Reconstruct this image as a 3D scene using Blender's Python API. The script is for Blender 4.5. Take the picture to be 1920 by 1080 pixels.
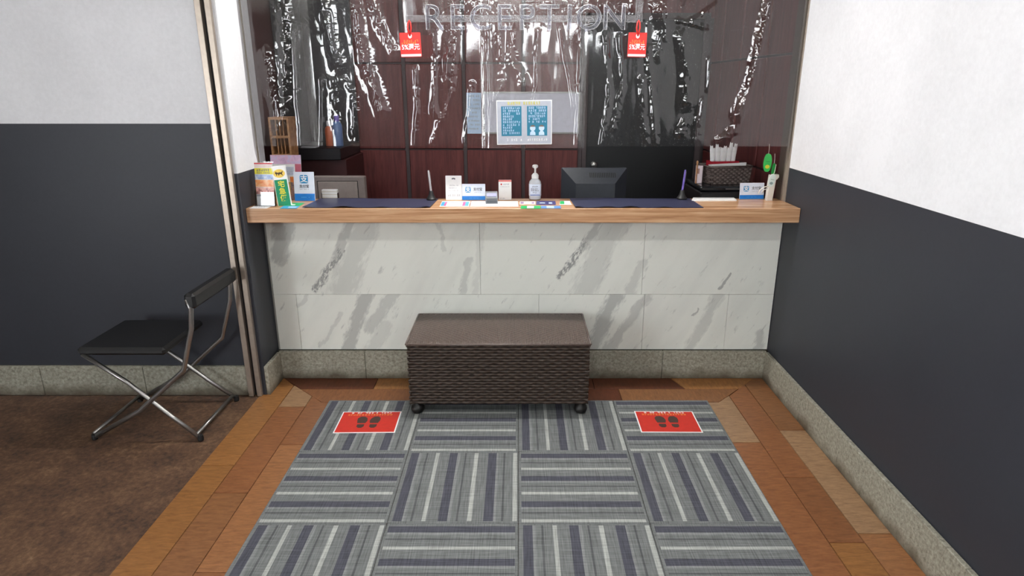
import bpy, math, random
import numpy as np
from mathutils import Vector, Matrix

# ------------------------------------------------------------------ clear, camera, world, light, exposure
for o in list(bpy.data.objects): bpy.data.objects.remove(o)
SC = bpy.context.scene
COL = SC.collection
PI = math.pi
R = math.radians
random.seed(7)

FPX, PITCH, CAMZ, CX, CY = 1200.0, R(17.5), 1.59, 972.0, 540.0
cam_data = bpy.data.cameras.new('camera')
cam_data.sensor_width = 36.0
cam_data.lens = FPX / 1920 * 36
cam_data.shift_x = -(CX - 960) / 1920
cam_data.clip_start = 0.02
cam = bpy.data.objects.new('camera', cam_data)
COL.objects.link(cam)
cam.location = (0, 0, CAMZ)
cam.rotation_euler = (PI / 2 - PITCH, 0, 0)
SC.camera = cam

world = bpy.data.worlds.new('world')
SC.world = world
world.use_nodes = True
world.node_tree.nodes['Background'].inputs[0].default_value = (0.95, 0.98, 1.0, 1)
world.node_tree.nodes['Background'].inputs[1].default_value = 15.0
SC.view_settings.view_transform = 'Standard'
SC.view_settings.look = 'None'
SC.view_settings.gamma = 1.0
SC.view_settings.use_curve_mapping = False
SC.view_settings.exposure = 0.0
SC.cycles.max_bounces = 8
SC.cycles.transparent_max_bounces = 12
SC.cycles.caustics_reflective = False
SC.cycles.caustics_refractive = False
SC.cycles.sample_clamp_indirect = 6.0
LAMP = 90.0         # radiance of the hall's ceiling lamps
LAMP_NEAR = 142.0    # radiance of the lamp over the counter
LAMP_WEAK = 12.0    # radiance of the left hall lamp and the added rear one
LAMP_STAFF_ADDED = 42.0    # radiance of the added lamp behind the counter


# ------------------------------------------------------------------ pixel to place (the photo's own perspective)
def vert(px, py, Y):
    """point on the upright plane at depth Y that shows at the pixel"""
    a = PITCH + math.atan((py - CY) / FPX)
    Z = CAMZ - Y * math.tan(a)
    d = Y * math.cos(PITCH) + (CAMZ - Z) * math.sin(PITCH)
    return (px - CX) / FPX * d, Z

def flat(px, py, Z=0.0):
    """point on the level plane at height Z that shows at the pixel"""
    a = PITCH + math.atan((py - CY) / FPX)
    Y = (CAMZ - Z) / math.tan(a)
    d = Y * math.cos(PITCH) + (CAMZ - Z) * math.sin(PITCH)
    return (px - CX) / FPX * d, Y

# ------------------------------------------------------------------ mesh helpers
class MB:
    def __init__(self):
        self.v, self.f, self.m = [], [], []
    def add(self, vs, fs, mi=0):
        b = len(self.v)
        self.v += [tuple(p) for p in vs]
        self.f += [tuple(b + i for i in f) for f in fs]
        self.m += [mi] * len(fs)
        return self
    def box(self, x0, x1, y0, y1, z0, z1, mi=0):
        vs = [(x, y, z) for z in (z0, z1) for y in (y0, y1) for x in (x0, x1)]
        return self.add(vs, [(0, 2, 3, 1), (4, 5, 7, 6), (0, 1, 5, 4), (2, 6, 7, 3), (0, 4, 6, 2), (1, 3, 7, 5)], mi)
    def bbox(self, x0, x1, y0, y1, z0, z1, b, mi=0):
        """box with bevelled edges"""
        b = min(b, (x1-x0)/2.01, (y1-y0)/2.01, (z1-z0)/2.01)
        xs, ys, zs = (x0, x1), (y0, y1), (z0, z1)
        vs, idx = [], {}
        for i in (0, 1):
            for j in (0, 1):
                for k in (0, 1):
                    sx, sy, sz = (b if i == 0 else -b), (b if j == 0 else -b), (b if k == 0 else -b)
                    p = (xs[i], ys[j], zs[k])
                    for ax, q in enumerate(((p[0], p[1]+sy, p[2]+sz), (p[0]+sx, p[1], p[2]+sz), (p[0]+sx, p[1]+sy, p[2]))):
                        idx[(i, j, k, ax)] = len(vs); vs.append(q)
        g = lambda i, j, k, a: idx[(i, j, k, a)]
        fs = [(g(0,0,0,0), g(0,0,1,0), g(0,1,1,0), g(0,1,0,0)), (g(1,0,0,0), g(1,1,0,0), g(1,1,1,0), g(1,0,1,0)),
              (g(0,0,0,1), g(1,0,0,1), g(1,0,1,1), g(0,0,1,1)), (g(0,1,0,1), g(0,1,1,1), g(1,1,1,1), g(1,1,0,1)),
              (g(0,0,0,2), g(0,1,0,2), g(1,1,0,2), g(1,0,0,2)), (g(0,0,1,2), g(1,0,1,2), g(1,1,1,2), g(0,1,1,2))]
        for j in (0, 1):
            for k in (0, 1): fs.append((g(0,j,k,1), g(1,j,k,1), g(1,j,k,2), g(0,j,k,2)))
        for i in (0, 1):
            for k in (0, 1): fs.append((g(i,0,k,0), g(i,1,k,0), g(i,1,k,2), g(i,0,k,2)))
        for i in (0, 1):
            for j in (0, 1): fs.append((g(i,j,0,0), g(i,j,1,0), g(i,j,1,1), g(i,j,0,1)))
        for i in (0, 1):
            for j in (0, 1):
                for k in (0, 1): fs.append((g(i,j,k,0), g(i,j,k,1), g(i,j,k,2)))
        return self.add(vs, fs, mi)
    def prism(self, pts, a0, a1, axis='z', mi=0):
        """polygon pts (2-D) pulled from a0 to a1 along axis"""
        def P(u, v, w):
            return {'z': (u, v, w), 'y': (u, w, v), 'x': (w, u, v)}[axis]
        n = len(pts)
        vs = [P(u, v, a0) for u, v in pts] + [P(u, v, a1) for u, v in pts]
        fs = [tuple(range(n))[::-1], tuple(range(n, 2*n))] + [(i, (i+1) % n, n+(i+1) % n, n+i) for i in range(n)]
        return self.add(vs, fs, mi)
    def tube(self, path, r, n=10, mi=0, caps=True):
        path = [Vector(p) for p in path]
        rs = r if isinstance(r, (list, tuple)) else [r]*len(path)
        vs, fs, up = [], [], None
        for i, p in enumerate(path):
            t = (path[min(i+1, len(path)-1)] - path[max(i-1, 0)]).normalized()
            if up is None:
                up = Vector((0, 0, 1)) if abs(t.z) < .9 else Vector((0, 1, 0))
            a = t.cross(up).normalized(); b = a.cross(t).normalized(); up = b
            for k in range(n):
                q = 2*PI*k/n
                vs.append(p + rs[i]*(a*math.cos(q) + b*math.sin(q)))
        for i in range(len(path)-1):
            for k in range(n):
                fs.append((i*n+k, i*n+(k+1) % n, (i+1)*n+(k+1) % n, (i+1)*n+k))
        if caps:
            fs.append(tuple(range(n))[::-1]); fs.append(tuple((len(path)-1)*n+k for k in range(n)))
        return self.add(vs, fs, mi)
    def lathe(self, prof, n=24, c=(0, 0, 0), mi=0, sy=1.0, sq=0.0):
        """profile (r, z) turned about z; sq > 0 squares the section"""
        vs, fs = [], []
        for r, z in prof:
            for k in range(n):
                q = 2*PI*k/n
                x, y = math.cos(q), math.sin(q)
                e = 1.0 if sq == 0 else 1.0/max(abs(x), abs(y))**sq
                vs.append((c[0]+r*x*e, c[1]+r*y*e*sy, c[2]+z))
        m = len(prof)
        for i in range(m-1):
            for k in range(n):
                fs.append((i*n+k, i*n+(k+1) % n, (i+1)*n+(k+1) % n, (i+1)*n+k))
        fs.append(tuple(range(n))[::-1]); fs.append(tuple((m-1)*n+k for k in range(n)))
        return self.add(vs, fs, mi)
    def grid(self, X, Y, Z, mi=0):
        """numpy grids of coordinates"""
        h, w = X.shape
        b = len(self.v)
        self.v += list(zip(X.ravel().tolist(), Y.ravel().tolist(), Z.ravel().tolist()))
        i = np.arange(h*w).reshape(h, w) + b
        q = np.stack([i[:-1, :-1], i[:-1, 1:], i[1:, 1:], i[1:, :-1]], -1).reshape(-1, 4)
        self.f += [tuple(r) for r in q.tolist()]
        self.m += [mi]*len(q)
        return self

def obj(name, mb, mats, parent=None, loc=(0, 0, 0), rot=(0, 0, 0), smooth=False):
    me = bpy.data.meshes.new(name)
    me.from_pydata(mb.v, [], mb.f)
    mats = mats if isinstance(mats, (list, tuple)) else [mats]
    for m in mats: me.materials.append(m)
    if len(mats) > 1: me.polygons.foreach_set('material_index', mb.m)
    if smooth: me.polygons.foreach_set('use_smooth', [True]*len(me.polygons))
    me.update()
    return link(name, me, parent, loc, rot)

def link(name, me, parent=None, loc=(0, 0, 0), rot=(0, 0, 0)):
    o = bpy.data.objects.new(name, me)
    COL.objects.link(o)
    o.parent = parent
    o.location = loc
    o.rotation_euler = rot
    return o

def auto_smooth(o, ang=35):
    me = o.data
    me.polygons.foreach_set('use_smooth', [True]*len(me.polygons))
    if hasattr(me, 'set_sharp_from_angle'): me.set_sharp_from_angle(angle=R(ang))
    return o

def tag(o, label, cat, group=None):
    o['label'] = label; o['category'] = cat
    if group: o['group'] = group
    return o

def thing(name, label, cat, loc=(0, 0, 0), rz=0.0, group=None, rot=None):
    o = bpy.data.objects.new(name, None)
    o.empty_display_size = 0.05
    COL.objects.link(o)
    o.location = loc
    o.rotation_euler = rot if rot else (0, 0, rz)
    return tag(o, label, cat, group)

def struct(o):
    o['kind'] = 'structure'
    return o

def text_mesh(body, size, bold=0.0, extrude=0.0003, vertical=False, spacing=1.0):
    cu = bpy.data.curves.new('lettering', 'FONT')
    cu.body = '\n'.join(body) if vertical else body
    cu.size = size; cu.align_x = 'CENTER'; cu.align_y = 'CENTER'
    cu.offset = bold; cu.extrude = extrude; cu.resolution_u = 3
    cu.space_character = spacing
    if vertical: cu.space_line = spacing
    t = bpy.data.objects.new('lettering', cu)
    COL.objects.link(t)
    dg = bpy.context.evaluated_depsgraph_get()
    me = bpy.data.meshes.new_from_object(t.evaluated_get(dg))
    bpy.data.objects.remove(t); bpy.data.curves.remove(cu)
    me.name = 'lettering'
    return me

def text(body, size, m, parent, loc, rot=(PI/2, 0, 0), name='lettering', width=None, **kw):
    me = text_mesh(body, size, **kw)
    if width:
        xs = [v.co.x for v in me.vertices]
        s = width/(max(xs)-min(xs))
        for v in me.vertices: v.co.x *= s
    me.materials.clear(); me.materials.append(m)
    return link(name, me, parent, loc, rot)

def glyph_row(mb, x0, x1, z, h, y, rnd, fill=0.8, mi=0):
    """a line of print too small to read in the photo: little stroke clusters"""
    x = x0
    while x < x1 - h*0.5:
        w = h*rnd.uniform(.7, 1.0)
        if rnd.random() < fill:
            t = h*.2
            for k in range(3):
                zz = z - h/2 + h*k/2.3
                if rnd.random() < .85: mb.box(x, x+w*rnd.uniform(.6, 1), y-.0004, y, zz, zz+t, mi)
            xx = x + w*rnd.uniform(.2, .7)
            mb.box(xx, xx+t, y-.0004, y, z-h/2, z+h/2, mi)
        x += w + h*.22

def rrect(w, h, r, n=5, cx=0.0, cz=0.0):
    pts = []
    for sx, sz, a0 in ((1, 1, 0), (-1, 1, 90), (-1, -1, 180), (1, -1, 270)):
        for k in range(n+1):
            a = R(a0 + 90*k/n)
            pts.append((cx+sx*(w/2-r)+r*math.cos(a), cz+sz*(h/2-r)+r*math.sin(a)))
    return pts

def ellipse(rx, rz, cx=0, cz=0, n=20):
    return [(cx+rx*math.cos(2*PI*k/n), cz+rz*math.sin(2*PI*k/n)) for k in range(n)]

# numpy value noise -------------------------------------------------
_rs = np.random.RandomState(3)
_tab = _rs.rand(256, 256)
def vnoise(x, y, seed=0):
    x = x + seed*17.3; y = y + seed*31.7
    xi = np.floor(x).astype(int); yi = np.floor(y).astype(int)
    fx = x-xi; fy = y-yi
    fx = fx*fx*fx*(fx*(fx*6-15)+10); fy = fy*fy*fy*(fy*(fy*6-15)+10)
    g = lambda a, b: _tab[a % 256, b % 256]
    return ((g(xi, yi)*(1-fx)+g(xi+1, yi)*fx)*(1-fy) + (g(xi, yi+1)*(1-fx)+g(xi+1, yi+1)*fx)*fy)*2-1

# ------------------------------------------------------------------ materials
def C(r, g, b):
    f = lambda c: (c/255/12.92) if c/255 <= .04045 else ((c/255+.055)/1.055)**2.4
    return (f(r), f(g), f(b), 1.0)

class NT:
    """short hand for a node tree"""
    def __init__(self, name):
        self.mat = bpy.data.materials.new(name)
        self.mat.use_nodes = True
        self.t = self.mat.node_tree
        self.b = self.t.nodes['Principled BSDF']
        self.out = self.t.nodes['Material Output']
    def n(self, typ, **kw):
        nd = self.t.nodes.new(typ)
        for k, v in kw.items(): setattr(nd, k, v)
        return nd
    def l(self, a, b): self.t.links.new(a, b)
    def put(self, sock, v):
        if isinstance(v, bpy.types.NodeSocket): self.l(v, sock)
        elif v is not None: sock.default_value = v
    def math(self, op, a, b=None, c=None, clamp=False):
        nd = self.n('ShaderNodeMath', operation=op, use_clamp=clamp)
        for i, v in enumerate((a, b, c)):
            if v is not None: self.put(nd.inputs[i], v)
        return nd.outputs[0]
    def vec(self, op, a, b=None, out=0):
        nd = self.n('ShaderNodeVectorMath', operation=op)
        self.put(nd.inputs[0], a)
        if b is not None:
            self.put(nd.inputs[3] if op == 'SCALE' else nd.inputs[1], b)
        return nd.outputs[out]
    def coord(self, kind='Object', scale=None, rot=None, loc=None):
        s = self.n('ShaderNodeTexCoord').outputs[kind]
        if scale or rot or loc:
            m = self.n('ShaderNodeMapping')
            self.l(s, m.inputs[0])
            if loc: m.inputs[1].default_value = loc
            if rot: m.inputs[2].default_value = rot
            if scale: m.inputs[3].default_value = scale
            s = m.outputs[0]
        return s
    def noise(self, vec, scale=5, detail=3, rough=.5, dist=0):
        nd = self.n('ShaderNodeTexNoise')
        self.l(vec, nd.inputs['Vector'])
        nd.inputs['Scale'].default_value = scale; nd.inputs['Detail'].default_value = detail
        nd.inputs['Roughness'].default_value = rough; nd.inputs['Distortion'].default_value = dist
        return nd
    def ramp(self, fac, stops, mode='LINEAR'):
        nd = self.n('ShaderNodeValToRGB')
        cr = nd.color_ramp; cr.interpolation = mode
        while len(cr.elements) < len(stops): cr.elements.new(0.5)
        for e, (p, c) in zip(cr.elements, stops):
            e.position = p; e.color = c if len(c) == 4 else (*c, 1)
        self.l(fac, nd.inputs[0])
        return nd.outputs[0]
    def mix(self, fac, a, b, blend='MIX'):
        nd = self.n('ShaderNodeMix', data_type='RGBA', blend_type=blend)
        self.put(nd.inputs[0], fac); self.put(nd.inputs[6], a); self.put(nd.inputs[7], b)
        return nd.outputs[2]
    def bump(self, h, strength=.2, dist=.002):
        nd = self.n('ShaderNodeBump')
        nd.inputs['Strength'].default_value = strength; nd.inputs['Distance'].default_value = dist
        self.l(h, nd.inputs['Height']); self.l(nd.outputs[0], self.b.inputs['Normal'])
    def set(self, base=None, rough=None, metal=None, spec=None):
        if base is not None: self.put(self.b.inputs['Base Color'], base)
        if rough is not None: self.put(self.b.inputs['Roughness'], rough)
        if metal is not None: self.put(self.b.inputs['Metallic'], metal)
        if spec is not None: self.put(self.b.inputs['Specular IOR Level'], spec)
        return self

_mats = {}
def M(name, rgb, rough=.5, metal=0.0, var=.06, scale=40, spec=.5):
    """plain coloured material with a little procedural unevenness"""
    if name in _mats: return _mats[name]
    t = NT(name)
    c = C(*rgb)
    nz = t.noise(t.coord(), scale, 3)
    lo = tuple(max(0, x*(1-var)) for x in c[:3]); hi = tuple(min(1, x*(1+var)) for x in c[:3])
    t.set(t.ramp(nz.outputs[0], [(.3, lo), (.7, hi)]), rough, metal, spec)
    _mats[name] = t.mat
    return t.mat

def mat_wood(name, dark, mid, light, scale=(1.2, 22, 22), rough=.35, by_object=False):
    t = NT(name)
    co = t.coord('Object', scale=scale)
    n1 = t.noise(co, 2.2, 5, .6, .6)
    n2 = t.noise(co, 9, 3, .5)
    f = t.math('ADD', t.math('MULTIPLY', n1.outputs[0], .75), t.math('MULTIPLY', n2.outputs[0], .25))
    col = t.ramp(f, [(.32, C(*dark)), (.5, C(*mid)), (.68, C(*light))])
    if by_object:
        oi = t.n('ShaderNodeObjectInfo')
        col = t.mix(1.0, col, oi.outputs['Color'], 'MULTIPLY')
    t.set(col, rough)
    t.bump(n2.outputs[0], .08, .001)
    return t.mat

def mat_marble():
    t = NT('marble')
    pos = t.coord('Object')
    wob = t.noise(pos, 9, 4, .6)
    wv = t.vec('SCALE', t.vec('SUBTRACT', wob.outputs[1], (0.5, 0.5, 0.5)), .075)
    p = t.vec('ADD', pos, wv)
    # veins read off the photo: from, to (pixels on the counter front), width m, strength, upper row (1) or lower (0), grey
    V = [((640, 470), (592, 545), .024, 1.12, 1), ((662, 405), (628, 490), .030, .62, 1), ((690, 405), (630, 580), .085, .36, 1), ((526, 405), (522, 480), .05, .65, 1),
         ((545, 420), (528, 492), .03, .5, 1), ((880, 490), (862, 570), .022, .4, 1), ((820, 420), (835, 470), .012, .3, 1),
         ((1100, 455), (1053, 520), .024, 1.12, 1), ((1132, 405), (1096, 465), .028, .62, 1), ((1160, 405), (1080, 580), .08, .34, 1), ((1205, 495), (1160, 580), .03, .35, 1),
         ((690, 540), (652, 660), .045, .7, 0), ((748, 540), (694, 612), .04, .5, 0), ((720, 612), (690, 670), .045, .28, 0),
         ((1158, 540), (1108, 660), .05, .68, 0), ((1210, 560), (1140, 655), .035, .5, 0), ((1356, 540), (1290, 660), .035, .4, 0),
         ((1428, 625), (1418, 665), .03, .5, 0), ((1366, 515), (1350, 542), .010, .85, 1), ((1308, 580), (1298, 592), .008, .7, 0),
         ((580, 548), (558, 572), .012, .35, 0), ((640, 590), (600, 650), .012, .3, 0), ((905, 420), (890, 560), .02, .2, 1)]
    zs = vert(900, 552, 3.35)[1]
    sep = t.n('ShaderNodeSeparateXYZ'); t.l(pos, sep.inputs[0])
    up = t.math('GREATER_THAN', sep.outputs[2], zs)
    dn = t.math('SUBTRACT', 1.0, up)
    tot = None
    mpr = t.n('ShaderNodeMapping'); mpr.inputs[3].default_value = (60, 1, 16)
    t.l(t.coord('Object', rot=(0, R(-30), 0)), mpr.inputs[0])
    rag = t.noise(mpr.outputs[0], 1.0, 5, .65)
    mpc = t.n('ShaderNodeMapping'); mpc.inputs[3].default_value = (130, 1, 45)
    t.l(t.coord('Object', rot=(0, R(-30), 0)), mpc.inputs[0])
    crk = t.noise(mpc.outputs[0], 1.0, 4, .6)
    for a, b, w, s, row in V:
        ax, az = vert(a[0], a[1], 3.35); bx, bz = vert(b[0], b[1], 3.35)
        A = Vector((ax, 0, az)); D = Vector((bx-ax, 0, bz-az))
        q = t.vec('MULTIPLY', t.vec('SUBTRACT', p, tuple(A)), (1, 0, 1))
        k = t.math('DIVIDE', t.vec('DOT_PRODUCT', q, tuple(D), 1), D.length_squared, clamp=True)
        r = t.vec('SUBTRACT', q, t.vec('MULTIPLY', _comb(t, k), tuple(D)))
        d = t.math('DIVIDE', t.vec('LENGTH', r, None, 1), w)
        d = t.math('ADD', d, t.math('MULTIPLY', t.math('SUBTRACT', rag.outputs[0], .5), 1.7))
        v = t.math('MULTIPLY', t.math('MULTIPLY', t.math('SUBTRACT', 1.05, d), 2.0, clamp=True), s*.68)
        if s > 1: v = t.math('MULTIPLY', v, t.math('MULTIPLY', t.math('SUBTRACT', crk.outputs[0], .40), 7.0, clamp=True))
        v = t.math('MULTIPLY', v, up if row else dn)
        tot = v if tot is None else t.math('MAXIMUM', tot, v)
    # fine slanting flecks everywhere
    def slant(sc):
        mp = t.n('ShaderNodeMapping'); mp.inputs[3].default_value = sc
        t.l(t.coord('Object', rot=(0, R(-30), 0)), mp.inputs[0])
        return mp.outputs[0]
    fl = t.noise(slant((42, 1, 11)), 1.0, 4, .6)
    flk = t.math('MULTIPLY', t.math('SUBTRACT', fl.outputs[0], .63, clamp=True), 6, clamp=True)
    cl = t.noise(slant((6, 1, 1.3)), 1.0, 4, .55)
    cloud = t.math('MULTIPLY', t.math('SUBTRACT', cl.outputs[0], .5, clamp=True), 1.6, clamp=True)
    col = t.mix(cloud, C(234, 236, 229), C(206, 208, 203))
    col = t.mix(t.math('MULTIPLY', flk, .6), col, C(140, 142, 142))
    col = t.mix(tot, col, C(116, 118, 120))
    t.set(col, .32, spec=.35)
    return t.mat

def _comb(t, k):
    c = t.n('ShaderNodeCombineXYZ')
    for i in range(3): t.l(k, c.inputs[i])
    return c.outputs[0]

def mat_granite():
    t = NT('granite')
    co = t.coord('Object')
    a = t.noise(co, 70, 6, .75)
    b = t.noise(co, 9, 3)
    col = t.ramp(a.outputs[0], [(.3, C(104, 101, 90)), (.47, C(144, 141, 128)), (.6, C(166, 163, 150)), (.75, C(192, 189, 178))])
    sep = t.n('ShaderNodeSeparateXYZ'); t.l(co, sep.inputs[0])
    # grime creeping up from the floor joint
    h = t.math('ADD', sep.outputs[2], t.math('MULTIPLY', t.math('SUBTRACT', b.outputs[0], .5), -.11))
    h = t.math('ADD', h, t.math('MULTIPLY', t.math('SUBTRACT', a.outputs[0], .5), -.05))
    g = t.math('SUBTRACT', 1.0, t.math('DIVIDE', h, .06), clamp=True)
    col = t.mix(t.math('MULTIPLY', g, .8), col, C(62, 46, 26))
    t.set(col, .6, spec=.3)
    t.bump(a.outputs[0], .25, .003)
    return t.mat

def mat_carpet():
    t = NT('carpet')
    co = t.coord('Object')
    sep = t.n('ShaderNodeSeparateXYZ'); t.l(co, sep.inputs[0])
    u = t.math('MULTIPLY_ADD', sep.outputs[0], 2.0, .5)
    g, dk, lt, th = C(114, 117, 117), C(78, 79, 88), C(166, 169, 165), C(86, 89, 90)
    g2 = C(130, 133, 133)
    stops = [(0, g)]
    for k in range(3):
        o = .348*k
        stops += [(o+.033, dk), (o+.105, g2), (o+.128, g), (o+.170, th), (o+.184, g), (o+.255, lt), (o+.289, g)]
    col = t.ramp(u, stops, 'CONSTANT')
    ay = t.math('ABSOLUTE', sep.outputs[1])
    col = t.mix(t.math('GREATER_THAN', ay, .238), col, g)
    # woven threads both ways
    n1 = t.noise(t.coord('Object', scale=(210, 9, 1)), 1, 2)
    n2 = t.noise(t.coord('Object', scale=(9, 210, 1)), 1, 2)
    wv = t.math('ADD', n1.outputs[0], n2.outputs[0])
    k = t.ramp(wv, [(.0, (.55, .55, .55)), (1.0, (1.25, 1.25, 1.25))])
    wv2 = t.math('MULTIPLY', wv, .5)
    k = t.ramp(wv2, [(.28, (.5, .5, .5)), (.72, (1.45, 1.45, 1.45))])
    col = t.mix(1.0, col, k, 'MULTIPLY')
    t.set(col, .85, spec=.15)
    t.bump(wv2, .5, .002)
    return t.mat

def mat_vinyl(name='vinyl', haze=.02, tint=(.97, .98, .97)):
    t = NT(name)
    nt = t.t
    nt.nodes.remove(t.b)
    tr = t.n('ShaderNodeBsdfTransparent'); tr.inputs[0].default_value = (*tint, 1)
    gl = t.n('ShaderNodeBsdfAnisotropic') if False else t.n('ShaderNodeBsdfGlossy')
    gl.inputs['Roughness'].default_value = .07
    gl.inputs['Color'].default_value = (1, 1, 1, 1)
    df = t.n('ShaderNodeBsdfDiffuse'); df.inputs[0].default_value = (.85, .85, .86, 1)
    fr = t.n('ShaderNodeFresnel'); fr.inputs[0].default_value = 1.52
    co = t.coord('Object', scale=(1, 1, .6))
    nz = t.noise(co, 55, 4, .6)
    bp = t.n('ShaderNodeBump'); bp.inputs['Strength'].default_value = .06; bp.inputs['Distance'].default_value = .002
    t.l(nz.outputs[0], bp.inputs['Height'])
    t.l(bp.outputs[0], gl.inputs['Normal']); t.l(bp.outputs[0], fr.inputs['Normal'])
    f2 = t.math('MULTIPLY', fr.outputs[0], 1.9, clamp=True)     # both faces of the sheet
    m1 = t.n('ShaderNodeMixShader'); m1.inputs[0].default_value = haze
    t.l(tr.outputs[0], m1.inputs[1]); t.l(df.outputs[0], m1.inputs[2])
    m2 = t.n('ShaderNodeMixShader')
    t.l(f2, m2.inputs[0]); t.l(m1.outputs[0], m2.inputs[1]); t.l(gl.outputs[0], m2.inputs[2])
    t.l(m2.outputs[0], t.out.inputs[0])
    return t.mat

def mat_clear(name, tint=(.95, .97, .98), rough=.05, body=.0, bodycol=(.8, .85, .95)):
    t = NT(name)
    t.t.nodes.remove(t.b)
    tr = t.n('ShaderNodeBsdfTransparent'); tr.inputs[0].default_value = (*tint, 1)
    gl = t.n('ShaderNodeBsdfGlossy'); gl.inputs['Roughness'].default_value = rough
    df = t.n('ShaderNodeBsdfDiffuse'); df.inputs[0].default_value = (*bodycol, 1)
    fr = t.n('ShaderNodeFresnel'); fr.inputs[0].default_value = 1.49
    m1 = t.n('ShaderNodeMixShader'); m1.inputs[0].default_value = body
    t.l(tr.outputs[0], m1.inputs[1]); t.l(df.outputs[0], m1.inputs[2])
    m2 = t.n('ShaderNodeMixShader'); t.l(fr.outputs[0], m2.inputs[0])
    t.l(m1.outputs[0], m2.inputs[1]); t.l(gl.outputs[0], m2.inputs[2])
    t.l(m2.outputs[0], t.out.inputs[0])
    return t.mat

def mat_emit(name, rgb, s):
    t = NT(name)
    t.t.nodes.remove(t.b)
    e = t.n('ShaderNodeEmission'); e.inputs[0].default_value = (*rgb, 1); e.inputs[1].default_value = s
    t.l(e.outputs[0], t.out.inputs[0])
    return t.mat

def mat_wall(name, rgb, rough=.6, bump=.12, scale=60):
    t = NT(name)
    co = t.coord('Object')
    a = t.noise(co, scale, 4, .6); b = t.noise(co, 2.5, 2)
    c = C(*rgb)
    f = t.math('MULTIPLY_ADD', a.outputs[0], .4, t.math('MULTIPLY', b.outputs[0], .6))
    t.set(t.ramp(f, [(.35, tuple(x*.93 for x in c[:3])), (.65, tuple(min(1, x*1.05) for x in c[:3]))]), rough, spec=.3)
    t.bump(a.outputs[0], bump, .002)
    return t.mat

def mat_soil():
    t = NT('coir_floor')
    co = t.coord('Object')
    a = t.noise(co, 45, 6, .7); b = t.noise(co, 6, 3)
    f = t.math('MULTIPLY_ADD', a.outputs[0], .6, t.math('MULTIPLY', b.outputs[0], .4))
    t.set(t.ramp(f, [(.35, C(50, 34, 24)), (.5, C(86, 60, 42)), (.62, C(112, 84, 60)), (.7, C(140, 116, 92))]), .8)
    t.bump(a.outputs[0], .5, .005)
    return t.mat

def mat_photo(name, cols, scale=9, seed=0.0):
    """printed picture: blotches of the given colours"""
    t = NT(name)
    nz = t.noise(t.coord('Object', loc=(seed, seed*2, seed*3)), scale*4, 4, .6, .5)
    n = len(cols)
    t.set(t.ramp(nz.outputs[0], [(.3+.4*i/(n-1), C(*c)) for i, c in enumerate(cols)]), .35)
    return t.mat

W_MARBLE = mat_marble()
GRANITE = mat_granite()
CARPET = mat_carpet()
VINYL = mat_vinyl('vinyl', .012)
VINYL_THICK = mat_vinyl('vinyl_thick', .075)
COUNTER = mat_wood('counter_wood', (158, 112, 78), (196, 150, 112), (222, 184, 148), (1.0, 12, 26), .26)
PLANK = mat_wood('plank_wood', (190, 180, 172), (225, 220, 214), (255, 252, 246), (7, 34, 20), .38, True)
PLANKX = mat_wood('plank_wood_long', (190, 180, 172), (225, 220, 214), (255, 252, 246), (34, 7, 20), .38, True)
PANEL = mat_wood('maroon_panel', (76, 34, 34), (98, 46, 45), (114, 58, 56), (16, 16, 1.4), .4)
RACKWOOD = mat_wood('rack_wood', (140, 96, 60), (176, 128, 86), (200, 154, 110), (2, 14, 14), .5)
WHITEWALL = mat_wall('white_wall', (240, 240, 244))
NAVYWALL = mat_wall('navy_wall', (52, 54, 61), .45, .06)
STAFFWALL = mat_wall('staff_wall', (78, 48, 48))
CEILM = mat_wall('ceiling_white', (190, 188, 180))
SOIL = mat_soil()
GREYJOINT = M('joint_grey', (74, 64, 66), .6)
ALU = M('aluminium', (172, 160, 148), .38, .7)
ALU2 = M('brushed_steel', (150, 148, 146), .3, .9)
FRAMEBROWN = M('bronze_frame', (96, 82, 74), .45, .2)
FRAMELIGHT = M('pale_frame', (150, 138, 126), .45, .2)
JAMB = M('jamb_white', (206, 206, 212), .4)
BLACK = M('black', (20, 20, 22), .5)
BLACKDOOR = M('black_door', (22, 24, 27), .45)
BLACKPL = M('black_plastic', (64, 68, 76), .4)
DARKPL = M('dark_plastic', (34, 36, 38), .5)
GREYPL = M('grey_plastic', (120, 122, 126), .45)
GREYSTEEL = M('grey_steel', (140, 128, 124), .5)
WHITE = M('white_print', (246, 246, 246), .45, var=.02)
OFFWHITE = M('off_white', (225, 222, 214), .5, var=.03)
BLUE = M('print_blue', (22, 120, 208), .4)
PALEBLUE = M('print_pale_blue', (200, 222, 250), .4, var=.03)
LOGOBLUE = M('logo_blue', (42, 142, 200), .4)
GREYTXT = M('grey_ink', (110, 112, 122), .6)
LGREYTXT = M('light_grey_ink', (176, 178, 186), .6)
GREEN = M('print_green', (8, 140, 96), .4)
GREEN2 = M('print_bright_green', (40, 180, 100), .4)
YELLOW = M('print_yellow', (226, 216, 60), .4)
ORANGE = M('print_orange', (240, 150, 70), .45)
REDTAG = M('tag_red', (220, 44, 40), .4)
REDSIGN = M('sign_red', (204, 40, 26), .5)
DARKPRINT = M('dark_print', (66, 44, 38), .6)
TEAL = M('print_teal', (32, 118, 148), .4)
POSTERGREY = M('poster_grey', (178, 182, 194), .4)
NAVYMAT = M('navy_leather', (52, 54, 78), .4, var=.1, scale=200)
PURPLE = M('purple_plastic', (120, 100, 190), .35)
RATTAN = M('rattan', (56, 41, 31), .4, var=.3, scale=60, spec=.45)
RATTANLIT = M('rattan_lit_top', (96, 83, 77), .34, var=.25, scale=90)  # paler than the sides: overhead light on the lid put into its colour
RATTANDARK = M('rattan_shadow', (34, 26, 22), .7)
BASKET = M('basket_brown', (92, 80, 76), .5, var=.2)
RED = M('red_plastic', (170, 24, 44), .35)
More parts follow.
